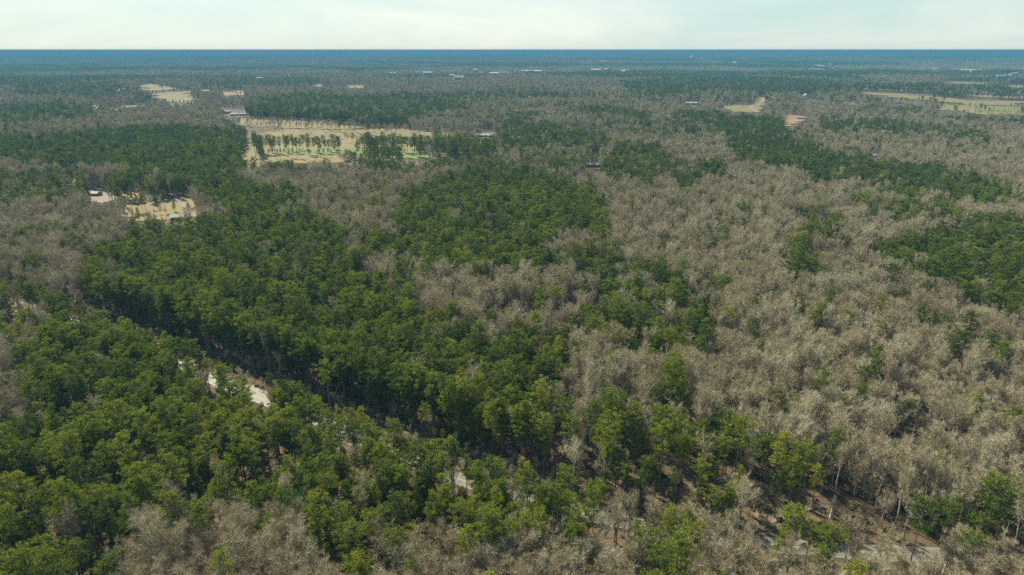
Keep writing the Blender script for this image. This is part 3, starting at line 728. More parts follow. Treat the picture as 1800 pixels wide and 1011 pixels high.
# trees that stand out in the photograph: (crown x, crown y, pine?, shape, tone, scale, label)
STAND = [
 (1543, 632, 1, 4, 0, .95, 'lone dark green pine standing above bare grey trees, long bare trunk below it'),
 (1685, 604, 1, 3, 0, 1.0, 'broad round dark pine among bare trees, largest of the loose group at the right edge'),
 (1738, 603, 1, 3, 0, .8, 'flat topped pine between the broad round pine and the small ball shaped one'),
 (1766, 622, 1, 5, 1, .75, 'small ball shaped green pine nearest the right edge of the bare woods'),
 (1660, 574, 1, 3, 0, .85, 'olive pine behind the broad round pine in the bare woods'),
 (1705, 570, 1, 6, 0, .8, 'flat crowned pine behind the loose group in the bare woods'),
 (1490, 566, 1, 3, 0, .8, 'slanting low pine clump in the middle of the bare woods, upper half'),
 (1503, 584, 1, 5, 0, .7, 'slanting low pine clump in the middle of the bare woods, lower half'),
 (1752, 868, 1, 3, 1, 1.25, 'big full crowned pine near the right edge just above the paved road'),
 (1765, 895, 1, 0, 0, 1.0, 'second dark crown behind the big full pine above the paved road'),
 (1618, 912, 1, 6, 0, 1.05, 'olive pine with a long bare trunk leaning over the paved road'),
 (1668, 902, 1, 3, 0, .9, 'dark wide pine next to the leaning pine above the road'),
 (1715, 925, 1, 3, 0, .8, 'low olive pine between the leaning pine and the big full pine'),
 (1408, 432, 1, 0, 0, 1.15, 'tall dark pine at the top of the isolated clump in the bare woods'),
 (1398, 462, 1, 3, 0, 1.1, 'wide dark pine at the foot of the isolated clump in the bare woods'),
 (1424, 470, 1, 3, 0, 1.0, 'second wide dark pine at the foot of the isolated clump'),
 (1455, 404, 1, 0, 0, 1.1, 'leaning dark pine right behind the isolated clump'),
 (1442, 374, 1, 3, 0, .95, 'small dark pine up the slope from the isolated clump'),
 (1486, 430, 1, 3, 0, .9, 'rounded dark pine to the side of the isolated clump'),
 (1306, 368, 1, 7, 0, 1.3, 'single dark cone shaped pine in the tan bare woods'),
 (1254, 430, 1, 3, 0, .9, 'small dark pine in the tan woods, nearer of a pair'),
 (1272, 412, 1, 3, 0, .9, 'small dark pine in the tan woods, farther of a pair'),
 (1420, 288, 1, 3, 0, 1.0, None),
 (1185, 662, 1, 1, 1, 1.1, 'tall green pine rising alone among bare trees beyond the road'),
 (1195, 690, 1, 5, 1, 1.0, 'smaller green pine at the foot of the tall lone one'),
 (1300, 770, 1, 6, 2, 1.2, 'bright yellow green pine, widest crown at the edge of the bare slope'),
 (1375, 790, 1, 0, 2, 1.15, 'bright green pine with tall bare trunk at the tip of the pine clump'),
 (1415, 802, 1, 3, 1, 1.05, 'green pine at the very tip of the clump facing the bare slope'),
 (1272, 745, 1, 3, 0, 1.05, 'dark rounded pine behind the bright yellow green pine'),
 (1165, 745, 1, 6, 2, 1.15, 'bright green pine in the middle of the clump beyond the road'),
 (1205, 770, 1, 0, 1, 1.15, 'tall green pine beside the bright one in the clump'),
 (1080, 718, 1, 3, 0, 1.05, 'dark topped round pine at the near end of the clump'),
 (1045, 730, 1, 0, 1, 1.05, 'rounded pine with a yellow green side branch at the near end of the clump'),
 (620, 455, 1, 3, 2, 1.0, 'yellow green pine shining in the middle of the dark stand'),
 (626, 498, 1, 3, 2, .95, 'smaller yellow green pine just below the shining one'),
 (790, 415, 1, 3, 2, .9, 'small bright crown in the far half of the dark stand'),
 (1392, 916, 1, 3, 2, .95, 'rounded bright green pine at the roadside, farthest of the roadside trio'),
 (1424, 938, 1, 3, 2, .8, 'bright green pine at the roadside, middle of the roadside trio'),
 (1460, 950, 1, 3, 2, .95, 'bright green pine at the roadside, largest of the roadside trio'),
 (1190, 980, 1, 6, 2, 1.1, 'yellow green pine with dark lower crown at the front among bare trees'),
 (1165, 985, 1, 3, 1, 1.0, 'darker pine leaning against the yellow green one at the front'),
 (812, 905, 1, 3, 2, .95, 'bushy bright green pine rising from the bare trees in front of the road'),
 (725, 938, 1, 3, 2, .7, 'low yellow green pine alone in the front bare trees'),
 (615, 950, 1, 3, 1, 1.0, 'pine standing alone in the front bare woods'),
 (630, 1000, 1, 3, 2, .9, 'yellow green treetop cut by the bottom edge'),
 (1045, 872, 1, 3, 1, .95, 'small mushroom shaped pine beside the road'),
 (1500, 560, 0, 7, 0, 1.1, None),
 (1560, 735, 0, 7, 0, 1.3, 'large pale bare tree with spreading white limbs on the slope'),
 (1640, 700, 0, 3, 0, 1.3, 'wide pale bare tree high on the slope above the white limbed one'),
 (1590, 850, 0, 6, 0, 1.2, 'tall pale bare tree with a crooked trunk beyond the road'),
 (1010, 790, 0, 7, 0, 1.0, 'spreading bare tree in the pocket between dark pines and the green clump'),
 (965, 745, 0, 1, 0, 1.1, 'upright pale bare tree at the back of the pocket between pines'),
 (248, 745, 0, 5, 0, 1.0, 'grey bare tree in a hollow among the pines of the near stand'),
 (490, 820, 0, 5, 0, .9, 'small pinkish bare tree wedged between near pines'),
]
# pine rows in the pasture
for k, x in enumerate([448, 454, 459, 471, 478, 497, 502, 507, 512, 531, 540, 558, 563, 568, 586, 592]):
    STAND.append((x + rng.uniform(-2, 2), 247 + rng.uniform(-4, 5), 1, [2, 6, 4, 0, 3][k % 5], 0, 1.2 + rng.uniform(-.15, .1), None))
for k, (x, y) in enumerate([(647, 240), (652, 256), (672, 240), (684, 244), (692, 240), (702, 248), (690, 258), (728, 243), (740, 244), (752, 248), (766, 250), (735, 256), (790, 245), (800, 252), (812, 250), (824, 250), (836, 256), (780, 258), (802, 240), (628, 258), (505, 292), (520, 252), (444, 288)]):
    STAND.append((x, y, 1, [3, 6, 0, 2][k % 4], 0, 1.25 + rng.uniform(-.15, .1), None))
for k, x in enumerate(np.linspace(470, 740, 34)):
    STAND.append((x + rng.uniform(-3, 3), 214 + (x - 470) * .03 + rng.uniform(-2.0, 2.5), 0, k % 8, 0, .9, None))
for k, x in enumerate(list(range(1528, 1600, 14)) + list(range(1700, 1800, 16))):
    STAND.append((x + rng.uniform(-4, 4), (174 if x < 1620 else 186) + rng.uniform(-1, 3), int(k % 4 == 0), k % 8, 0, .95, None))
for x, y in [(1622, 172), (1660, 172), (1680, 190), (1725, 186), (1655, 182), (1670, 160)]: STAND.append((x, y, 1, 3, 0, 1.1, None))
for x, y in [(280, 366), (262, 372), (305, 358), (330, 362), (240, 378), (228, 368)]: STAND.append((x, y, int(x in (305, 330)), 5 if x != 305 else 7, 0, .7, None))
HEDGES = [  # lines of trees on and around the fields: points, count, pine share, scale
 ([(405, 206), (480, 208), (560, 211), (640, 219), (700, 222)], 60, .1, .95), ([(430, 212), (520, 216), (600, 217)], 22, .05, .8), ([(700, 219), (760, 226), (840, 230)], 30, .2, .95),
 ([(246, 161), (262, 163), (300, 158), (338, 156)], 22, .8, .7), ([(262, 172), (300, 178), (345, 180)], 16, .5, .8), ([(270, 150), (330, 155)], 10, .6, .8), ([(400, 160), (432, 163)], 6, .6, .8),
 ([(1640, 182), (1700, 183), (1800, 184)], 18, .3, .6), ([(1520, 170), (1570, 173), (1640, 175)], 16, .2, .8), ([(1700, 192), (1800, 194)], 12, .1, .9), ([(1640, 166), (1650, 190)], 8, .6, 1.0),
 ([(460, 264), (540, 264), (610, 264)], 20, .85, .4), ([(630, 262), (760, 262)], 10, .85, .45), ([(450, 246), (600, 250)], 22, .95, .95), ([(630, 246), (870, 252)], 60, .92, 1.0), ([(760, 240), (870, 244)], 26, .9, .95),
 ([(1255, 183), (1318, 181)], 10, .4, .8), ([(444, 238), (462, 264)], 16, .95, 1.1), ([(604, 236), (640, 240)], 7, .3, .9), ([(596, 270), (650, 278)], 12, .4, .9), ([(640, 264), (705, 268)], 16, .95, 1.15), ([(735, 258), (872, 262)], 46, .95, 1.2), ([(640, 238), (660, 256)], 8, 1, 1.1), ([(425, 288), (460, 296), (520, 292)], 16, .6, 1.0), ([(200, 362), (290, 384)], 8, .3, .6), ([(200, 352), (300, 342)], 12, .7, .8)]
HEDGE_TREES = []
for P, n_, ps, s_ in HEDGES:
    P = [Vector(p) for p in P]; L = [(b - a).length for a, b in zip(P, P[1:])]; tot = sum(L)
    for k in range(n_):
        t = (k + rng.uniform(.1, .9)) / n_ * tot; i = 0
        while i < len(L) - 1 and t > L[i]: t -= L[i]; i += 1
        p = P[i].lerp(P[i + 1], min(1, t / L[i])); pn = int(rng.random() < ps)
        HEDGE_TREES.append((p.x, p.y + rng.uniform(-1.2, 1.2), pn, int(rng.integers(0, 8)), 0, s_ * rng.uniform(.9, 1.35), None))
ex = []
for cx, cyy, pn, sh, tnn, s, lb in STAND:
    if lb and pn and cyy < 720: s *= 1.28
    H = (PINES if pn else BARES)[sh][2] * s * (.95 if pn else .82)
    g = ground_at(cx, cyy, H * (.74 if pn else .7))
    ex.append((g.x, g.y, g.z, pn, sh, tnn, s, rng.uniform(0, 6.28), cx, cyy, lb))
EX = np.array([e[:3] for e in ex])
add = []
for cx, cyy, pn, sh, tnn, s, lb in HEDGE_TREES:
    H = (PINES if pn else BARES)[sh][2] * s; g = ground_at(cx, cyy, H * .72)
    add.append((g.x, g.y, g.z, pn, sh, tnn, s, rng.uniform(0, 6.28), cx, cyy))
add = np.array(add)
for k_, c_ in (('x', 0), ('y', 1), ('z', 2), ('pine', 3), ('shape', 4), ('tone', 5), ('s', 6), ('r', 7), ('px', 8), ('py', 9)):
    T[k_] = np.concatenate([T[k_], add[:, c_].astype(T[k_].dtype)])
N = len(T['x'])
sx_, sy_ = scatter(100, 400, 2.6, R(60)); srd = near_line(sx_, sy_, road_w); sgd = near_line(sx_, sy_, gap_w)  # saplings added between road and gap edge to shade the bare ground
sk_ = (srd > 5) & (sgd < 6) & (srd < 60) & (rng.random(sx_.shape) < .55); sx_, sy_ = sx_[sk_], sy_[sk_]; sp_ = crown_px(sx_, sy_, 3); ns_ = len(sx_)
sv = dict(x=sx_, y=sy_, z=terrain(sx_, sy_), pine=(rng.random(ns_) < .35) & (sp_[0] < 1300), shape=rng.choice([7, 5, 2], ns_), tone=np.zeros(ns_), s=rng.uniform(.18, .36, ns_), r=rng.uniform(0, 6.28, ns_), px=sp_[0], py=sp_[1])
for k_ in T: T[k_] = np.concatenate([T[k_], sv[k_].astype(T[k_].dtype)])
N = len(T['x'])
# clear the scattered trees that would stand inside a chosen one
near = np.zeros(N, bool)
for e in ex: near |= np.hypot(T['x'] - e[0], T['y'] - e[1]) < (6.0 if e[10] else 4.0)
for k in T: T[k] = T[k][~near]
N = len(T['x'])
print('trees', N, 'pines', int(T['pine'].sum()))

# ------------------------------------------------------------------ single trees
def in_frame(px, py, m=6): return (px > -m) & (px < 1800 + m) & (py > -m) & (py < 1011 + m)
p14 = project(T['x'], T['y'], T['z'] + 14 * T['s']); vis = in_frame(p14[0], p14[1])
D3 = np.sqrt(T['x'] ** 2 + T['y'] ** 2 + (CAM_H - T['z']) ** 2)

def side_words(px, py, x, y):
    rdv = float(near_line(np.array([x]), np.array([y]), road_w)[0])
    return rdv
def place(kind, shape, tone, x, y, z, s, r, label, cat, group):
    root = bpy.data.objects.new('pine_tree' if kind else 'bare_tree', None); COL.objects.link(root)
    root.empty_display_size = .5
    root.location = (x, y, z); root.rotation_euler = (0, 0, r); root.scale = (s, s, s)
    tag(root, label, cat, group)
    link('trunk', pine_tr[shape] if kind else bare_tr[shape], root)
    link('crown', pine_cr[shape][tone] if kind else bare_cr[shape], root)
    return root
n_ind = {1: 0, 0: 0}; used = []
for e in ex:
    pn = e[3]
    lb = e[10]
    if lb is None:
        ex_, ey_ = e[8], e[9]
        if 420 < ex_ < 890 and 232 < ey_ < 300: lb = ('tall slim pine in the dotted row across the golden pasture' if ex_ < 615 else 'dark full pine in the clumps at the pasture edge') if pn else 'bare tree among the pines in the golden pasture'
        elif 390 < ex_ < 880 and 195 < ey_ <= 232: lb = 'dark tree in the long row behind the golden pasture' if pn else 'bare tree in the long row behind the golden pasture'
        elif ex_ > 1600 and ey_ < 230: lb = 'dark tree dotted over the far golden fields, right part' if pn else 'bare tree dotted over the far golden fields, right part'
        elif ex_ > 1500 and ey_ < 230: lb = 'dark tree at the start of the long far golden field' if pn else 'bare tree at the start of the long far golden field'
        elif ex_ > 1240 and ey_ < 230: lb = 'dark tree behind the small golden field in the road bend' if pn else 'bare tree behind the small golden field in the road bend'
        elif ex_ < 440 and ey_ < 190: lb = 'dark tree in the hedge lines of the far left fields' if pn else 'bare tree in the hedge lines of the far left fields'
        elif ex_ < 400: lb = 'small dark tree around the clearing by the green roofed barn' if pn else 'small bare tree around the clearing by the green roofed barn'
        else: lb = 'dark pine farthest up in the bare woods' if pn else 'pale bare tree farthest up in the bare woods'
        fieldgroup = lb
    used.append((pn, e[4], e[5], e[0], e[1], e[2], e[6], e[7], lb, e[8], e[9]) + (() if e[10] else (lb,)))
    n_ind[pn] += 1
tonew = ['dark green', 'olive green', 'yellow green']
def zone(pn, px, py, rdv):
    if rdv < 0:      # between the camera and the road
        if pn:
            if px < 260: return 'in the near left stand', 'pines of the near left corner'
            if px < 620: return 'in front of the pale gravel strips', 'pines in front of the gravel strips'
            if px < 900: return 'where the near stand narrows', 'pines where the near stand narrows'
            if px < 1300: return 'in the loose roadside group', 'roadside pines near the middle'
            return 'before the paved road, lower right', 'pines before the paved road'
        if px < 260: return 'mixed into the near left pines', 'bare trees of the near left corner'
        if px < 620: return 'in the front bare woods, left part', 'front bare trees, left part'
        if px < 1150: return 'in the front bare woods, middle part', 'front bare trees, middle part'
        if px < 1500: return 'below the road bend', 'bare trees before the road bend'
        return 'before the straight paved road', 'bare trees before the paved road'
    if pn:
        if px < 560: return 'on the shaded edge beyond the road, left part', 'pines on the shaded edge, left part'
        if px < 800: return 'on the shaded edge beyond the road, middle part', 'pines on the shaded edge, middle part'
        if px < 1020: return 'at the dark corner by the bare pocket', 'pines at the corner of the dark stand'
        if px < 1480: return 'in the bright clump beyond the road', 'pines of the bright clump'
        return 'scattered in the grey slope at the right', 'pines scattered on the grey slope'
    if px < 1020: return 'beside the dark pine stand beyond the road', 'bare trees by the dark pine stand'
    if px < 1250: return 'around the bright pine clump beyond the road', 'bare trees around the bright clump'
    if px < 1520: return 'around the opening with the broken snag', 'bare trees around the opening'
    return 'on the grey slope above the paved road', 'bare trees on the grey slope'
for pn in (1, 0):
    idx = np.where(vis & (T['pine'] == bool(pn)))[0]
    idx = idx[T['s'][idx] > .4]; idx = idx[np.argsort(D3[idx])][:max(0, 300 - n_ind[pn])]
    sel = []
    rdv = near_line(T['x'][idx], T['y'][idx], road_w)
    for i, rr in zip(idx, rdv):
        px, py = float(p14[0][i]), float(p14[1][i]); zn, gp = zone(pn, px, py, rr)
        sel.append([i, px, py, zn, gp, None])
    groups = {}
    for s_ in sel: groups.setdefault(s_[4], []).append(s_)
    noun = 'pine' if pn else 'bare tree'
    for gp, L in groups.items():
        zn = L[0][3]
        if len(L) >= 8:
            for word, key in (('leftmost', lambda q: q[1]), ('rightmost', lambda q: -q[1]), ('nearest', lambda q: -q[2]), ('farthest', lambda q: q[2]),
                              ('tallest', lambda q: -T['s'][q[0]] * (PINES if pn else BARES)[T['shape'][q[0]]][2]), ('smallest', lambda q: T['s'][q[0]] * (PINES if pn else BARES)[T['shape'][q[0]]][2])):
                c = [q for q in sorted(L, key=key)]
                if c[0][5] is None: c[0][5] = f'{word} {noun} {zn}'
        for q in L:
            if q[5] is None:
                i = q[0]; HH = T['s'][i] * (PINES if pn else BARES)[T['shape'][i]][2]
                size = 'tall' if HH > 18.5 else 'low' if HH < 14 else 'medium high'
                q[5] = (f"{size} {tonew[T['tone'][i]]} pine {zn}" if pn else f'{size} grey bare tree {zn}')
    for i, px, py, zn, gp, lb in sel:
        used.append((pn, int(T['shape'][i]), int(T['tone'][i]), T['x'][i], T['y'][i], T['z'][i], T['s'][i], T['r'][i], lb, px, py, gp))
    m = np.ones(len(T['x']), bool); m[idx] = False
    for k in T: T[k] = T[k][m]
    p14 = tuple(a[m] for a in p14); vis = vis[m]; D3 = D3[m]
from collections import Counter
cnt = Counter(q[8] for q in used)
for q in used:
    pn, sh, tnn, x, y, z, s, r, lb = q[:9]
    if len(q) > 11: gp = q[11]
    else: gp = 'pines that stand out in the woods' if pn else 'bare trees that stand out in the woods'
    place(pn, sh, tnn, x, y, z, s, r, lb, 'pine tree' if pn else 'bare tree', gp)

# ------------------------------------------------------------------ the rest of the woods, instanced
def proto_collection(name, meshes):
    c = bpy.data.collections.new(name)
    for k, me in enumerate(meshes):
        o = bpy.data.objects.new(f'{name}_{k:02d}', me); c.objects.link(o)
    return c
def scatter_object(name, pts, idx, scl, rot, coll, label):
    me = bpy.data.meshes.new(name); me.vertices.add(len(pts)); me.vertices.foreach_set('co', np.asarray(pts, np.float32).ravel())
    for nm, ty, val in (('idx', 'INT', idx.astype(np.int32)), ('scl', 'FLOAT', scl.astype(np.float32)), ('rot', 'FLOAT', rot.astype(np.float32))):
        a = me.attributes.new(nm, ty, 'POINT'); a.data.foreach_set('value', val)
    o = link(name, me); tag(o, label, kind='stuff')
    ng = bpy.data.node_groups.new(name, 'GeometryNodeTree')
    ng.interface.new_socket('Geometry', in_out='INPUT', socket_type='NodeSocketGeometry'); ng.interface.new_socket('Geometry', in_out='OUTPUT', socket_type='NodeSocketGeometry')
    n, l = ng.nodes, ng.links
    gi = n.new('NodeGroupInput'); go = n.new('NodeGroupOutput')
    ip = n.new('GeometryNodeInstanceOnPoints'); ci = n.new('GeometryNodeCollectionInfo')
    ci.inputs['Collection'].default_value = coll; ci.inputs['Separate Children'].default_value = True; ci.inputs['Reset Children'].default_value = True
    def attr(nm, ty):
        a = n.new('GeometryNodeInputNamedAttribute'); a.data_type = ty; a.inputs['Name'].default_value = nm; return a.outputs['Attribute']
    ip.inputs['Pick Instance'].default_value = True
    l.new(gi.outputs[0], ip.inputs['Points']); l.new(ci.outputs[0], ip.inputs['Instance'])
    l.new(attr('idx', 'INT'), ip.inputs['Instance Index'])
    cx_ = n.new('ShaderNodeCombineXYZ'); l.new(attr('rot', 'FLOAT'), cx_.inputs[2])
    e2r = n.new('FunctionNodeEulerToRotation'); l.new(cx_.outputs[0], e2r.inputs[0]); l.new(e2r.outputs[0], ip.inputs['Rotation'])
    l.new(attr('scl', 'FLOAT'), ip.inputs['Scale'])
    l.new(ip.outputs[0], go.inputs[0])
    md = o.modifiers.new('scatter', 'NODES'); md.node_group = ng
    return o
cp = proto_collection('pine_kinds', pine_join); cb = proto_collection('bare_kinds', bare_join)
for pn, coll, nm, lb in ((True, cp, 'pine_woods', 'mass of green pines covering the middle and far woods'), (False, cb, 'bare_woods', 'mass of grey leafless trees covering the middle and far woods')):
    m = T['pine'] == pn
    idx = T['shape'][m] * 3 + T['tone'][m] if pn else T['shape'][m]
    scatter_object(nm, np.stack([T['x'][m], T['y'][m], T['z'][m]], 1), idx, T['s'][m], T['r'][m], coll, lb)

# far woods in patches
def patch(kind, seed, size=90, n=110):
    mb = MB(); mats = [M['needle_dark'], M['needle_mid'], M['twig']]; mi = []
    for k in range(n):
        x, y = rng.uniform(-size / 2, size / 2, 2); H = rng.uniform(13, 20) * (1 if kind != 2 else .95); w = rng.uniform(3.2, 5)
        t = kind if kind < 2 else 2
        if kind == 3: t = int(rng.integers(0, 3))
        f0 = len(mb.F)
        if t < 2: leaves(mb, (x, y, H * .72), w, 26, 3.0, rng.uniform(.1, .9), .8)
        else: leaves(mb, (x, y, H * .66), w * 1.05, 26, 2.6, rng.uniform(.1, .9), .9)
        mi += [t] * (len(mb.F) - f0)
    return mesh_from('patch', mb.V, mb.F, mats, mi, tone=mb.T)
pk = [patch(0, 0), patch(1, 1), patch(0, 4), patch(2, 2), patch(2, 3), patch(3, 5), patch(3, 6)]
cpatch = proto_collection('woods_patches', pk)
fx, fy = scatter(3560, 15000, 84, R(60))
fn = fnoise(fx, fy, 900, 57, 3); fz = terrain(fx, fy)
fi = np.where(fn > .60, rng.integers(0, 3, fx.size), np.where(fn < .53, rng.integers(3, 5, fx.size), rng.integers(5, 7, fx.size)))
q0 = project(fx, fy, fz)
kp = town_clear(fx, fy)
for nm, lb, mt, poly in FIELDS: kp &= ~inpoly(q0[0], q0[1], poly)
scatter_object('distant_woods', np.stack([fx, fy, fz], 1)[kp], fi[kp], rng.uniform(.9, 1.15, fx.size)[kp], rng.uniform(0, 6.28, fx.size)[kp], cpatch, 'far woods fading to blue towards the horizon')

# undergrowth and litter on the near forest floor
ub = []
for k in range(3):
    mb = MB()
    for _ in range(5): leaves(mb, (rng.uniform(-.5, .5), rng.uniform(-.5, .5), rng.uniform(.2, .8)), .5, 14, .45, rng.uniform(.2, .8), .8)
    ub.append(mb.mesh('shrub', M['scrub']))
for k in range(3):
    mb = MB()
    for _ in range(40):
        v = Vector((rng.normal() * .5, rng.normal() * .5, 1)).normalized() * rng.uniform(.8, 2.6); p = Vector((rng.uniform(-.5, .5), rng.uniform(-.5, .5), 0)); w = Vector((.03, .02, 0))
        mb.quad(p - w, p + w, p + v, tone=rng.uniform(.2, .8))
    ub.append(mb.mesh('brush', M['twig']))
for k in range(2):
    mb = MB(); a = rng.uniform(0, 3.1); L = rng.uniform(3, 7)
    mb.tube([Vector((-math.cos(a) * L / 2, -math.sin(a) * L / 2, .15)), Vector((math.cos(a) * L / 2, math.sin(a) * L / 2, .2))], [.10, .04], 5)
    ub.append(mb.mesh('dead_branch', M['dead_wood']))
cu = proto_collection('floor_kinds', ub)
ux, uy = scatter(85, 420, 2.8, R(60)); ur = near_line(ux, uy, road_w)
kp = (np.abs(ur) > 5) & (rng.random(ux.shape) < .75); ux, uy = ux[kp], uy[kp]
ui = rng.choice(8, ux.size, p=[.14, .14, .14, .17, .17, .17, .035, .035])
scatter_object('undergrowth', np.stack([ux, uy, terrain(ux, uy)], 1), ui, rng.uniform(.5, 1.5, ux.size), rng.uniform(0, 6.28, ux.size), cu, 'low brush, saplings and dead branches on the forest floor')

# ------------------------------------------------------------------ broken snag and fallen trunks
def snag():
    b = ground_at(1461, 911); e = Vector((.9, 1.5, 6.2)); root = bpy.data.objects.new('broken_snag', None); COL.objects.link(root); root.location = b
    tag(root, 'broken pale snag leaning in the leaf covered opening beyond the road', 'dead tree')
    mb = MB(); mb.tube([Vector((0, 0, -.3)), e * .3, e * .65, e], [.62, .52, .45, .38], 9)
    link('trunk', mb.mesh('snag_trunk', M['dead_wood']), root)
    mb = MB()
    for k in range(7):
        a = k * .9; p = e + Vector((math.cos(a) * .28, math.sin(a) * .28, -.1)); w = Vector((-math.sin(a) * .13, math.cos(a) * .13, 0))
        mb.quad(p - w, p + w, p + w * .2 + Vector((0, 0, rng.uniform(.5, 1.3)))); mb.quad(p + w, p - w, p + Vector((math.cos(a) * .1, math.sin(a) * .1, .4)))
    link('splinters', mb.mesh('splinters', M['dead_wood']), root)
snag()
for (x0, y0), (x1, y1), rr, lb in (((1415, 893), (1455, 912), .28, 'long fallen trunk lying toward the broken snag'), ((1484, 852), (1492, 862), .22, 'short pale fallen trunk up the slope from the snag'),
                                ((1600, 800), (1640, 770), .3, 'pale fallen trunk in the bare slope at the right')):
    a, b = ground_at(x0, y0), ground_at(x1, y1); root = bpy.data.objects.new('fallen_trunk', None); COL.objects.link(root); root.location = a
    tag(root, lb, 'fallen trunk'); mb = MB(); d = b - a
    mb.tube([Vector((0, 0, rr)), d * .5 + Vector((0, 0, rr * 1.1)), d + Vector((0, 0, rr))], [rr, rr * .85, rr * .5], 8, cap=True); link('trunk', mb.mesh('log', M['dead_wood'], True), root)
    mb = MB()
    for k in range(3): p = d * (.5 + .15 * k); mb.tube([p + Vector((0, 0, rr)), p + Vector((rng.normal() * .5, rng.normal() * .5, rr + 1.0))], [.09, .03], 4)
    link('branch_stub', mb.mesh('stubs', M['dead_wood']), root)

# ------------------------------------------------------------------ buildings
def house(px, py, w, dpt, h, rise, roof, wall, rz, label, cat='house', name='house', windows=3, chimney=True, garage=False):
    g = ground_at(px, py); root = bpy.data.objects.new(name, None); COL.objects.link(root); root.location = g; root.rotation_euler = (0, 0, rz)
    tag(root, label, cat)
    mb = MB(); mb.box(-w / 2, w / 2, -dpt / 2, dpt / 2, -1.0, h)
    n = len(mb.V); mb.V += [(-w / 2, -dpt / 2, h), (-w / 2, dpt / 2, h), (-w / 2, 0, h + rise), (w / 2, -dpt / 2, h), (w / 2, dpt / 2, h), (w / 2, 0, h + rise)]
    mb.F += [(n, n + 2, n + 1), (n + 3, n + 4, n + 5)]; mb.T += [.5, .5]
    link('wall', mb.mesh('walls', wall), root)
    mb = MB(); o = .6; t = .18
    for s in (-1, 1):
        k = rise / (dpt / 2); y1 = s * (dpt / 2 + o); z1 = h - o * k
        a = [(-w / 2 - o, 0, h + rise), (w / 2 + o, 0, h + rise), (w / 2 + o, y1, z1), (-w / 2 - o, y1, z1)]
        if s > 0: a = a[::-1]
        up = [(x, y, z + t) for x, y, z in a]; dn = [(x, y, z + .02) for x, y, z in a]
        mb.quad(*up); mb.quad(*dn[::-1])
        for i in range(4): mb.quad(dn[i], dn[(i + 1) % 4], up[(i + 1) % 4], up[i])
    rf = link('roof', mb.mesh('roof', roof), root)
    if chimney:
        mb = MB(); mb.box(w * .2, w * .2 + .9, .3, 1.1, h + rise * .6, h + rise + 1.0); link('chimney', mb.mesh('chimney', M['brick']), rf)
    for k in range(windows):
        x = -w / 2 + w * (k + .5) / windows
        if windows > 2 and k == windows // 2:
            mb = MB(); mb.box(x - .5, x + .5, -dpt / 2 - .05, -dpt / 2 - .003, 0, 2.1); link('door', mb.mesh('door', M['door']), root); continue
        mb = MB(); mb.box(x - .65, x + .65, -dpt / 2 - .05, -dpt / 2 - .003, 1, 2.2); link('window', mb.mesh('window', M['glass']), root)
    return root
house(313, 386, 9.5, 6.5, 2.6, 1.2, M['green_roof'], M['white_wall'], R(18), 'barn with a pale green metal roof beside the red dirt drive', 'barn', 'barn', 2, False)
house(168, 344, 9, 6.5, 2.6, 1.2, M['white_roof'], M['white_wall'], R(-15), 'house with a bright white roof among pines at the left')
house(118, 346, 6, 4, 2.4, .8, M['grey_roof'], M['white_wall'], R(10), 'small grey roofed shed among the pines near the white roofed house', 'shed', 'shed', 1, False)
house(1043, 293, 17, 8, 2.8, 2.2, M['tan_roof'], M['brick'], R(-6), 'long house with a pale tan roof tucked between pines near the middle')
house(852, 241, 22, 9, 3.0, 2.0, M['white_roof'], M['brick'], R(-4), 'low house with a pale roof behind the pasture edge')
house(1534, 277, 9, 7, 3.0, 1.8, M['white_roof'], M['white_wall'], R(25), 'small white house in the pine band at the right')
house(399, 200, 14, 12, 4.5, 3.5, M['white_roof'], M['white_wall'], R(60), 'white farmhouse with a steep pale roof', 'farmhouse')
house(412, 203, 14, 7, 3, 1.5, M['grey_roof'], M['white_wall'], R(5), 'grey roofed outbuilding beside the white farmhouse', 'outbuilding', 'outbuilding')
house(428, 203, 12, 6, 3, 1.2, M['white_roof'], M['brick'], R(0), 'low white roofed outbuilding right of the farmhouse', 'outbuilding', 'outbuilding')
house(224, 191, 20, 9, 3.5, 1.5, M['white_roof'], M['white_wall'], R(-5), 'long white roofed house behind the grey bare woods')
house(236, 190, 12, 8, 3.5, 1.5, M['white_roof'], M['brick'], R(10), 'smaller white roofed house next to the long one', )
house(163, 190, 14, 9, 3.2, 1.5, M['white_roof'], M['white_wall'], R(20), 'white roofed house at the head of the left bare woods')
house(175, 193, 10, 7, 3.2, 1.5, M['grey_roof'], M['white_wall'], R(0), 'grey roofed house beside the one at the head of the left woods')
house(200, 196, 18, 8, 3, 1.2, M['tan_roof'], M['brick'], R(0), 'tan roofed low house at the edge of the left bare woods')
house(346, 178, 16, 10, 3.5, 2, M['white_roof'], M['white_wall'], R(0), 'white roofed house beside the small tan field')
house(362, 162, 22, 12, 4, 2, M['white_roof'], M['white_wall'], R(5), 'white house between the golden and the orange field')
house(1215, 184, 26, 10, 4, 1.5, M['white_roof'], M['white_wall'], R(0), 'long white roofed building at the near edge of the far pine block', 'building', 'farm_building')
house(1416, 171, 18, 14, 4, 5, M['white_roof'], M['white_wall'], R(80), 'white gabled house in the far bare woods')
house(1406, 210, 14, 8, 3, 2, M['tan_roof'], M['white_wall'], R(0), 'tan roofed house on the dirt field at the road end')
house(84, 138, 24, 16, 5, 3, M['white_roof'], M['white_wall'], R(10), 'lone white building in the dark far woods')
house(457, 139, 30, 14, 5, 2, M['white_roof'], M['white_wall'], R(0), 'low white building in the blue far woods')
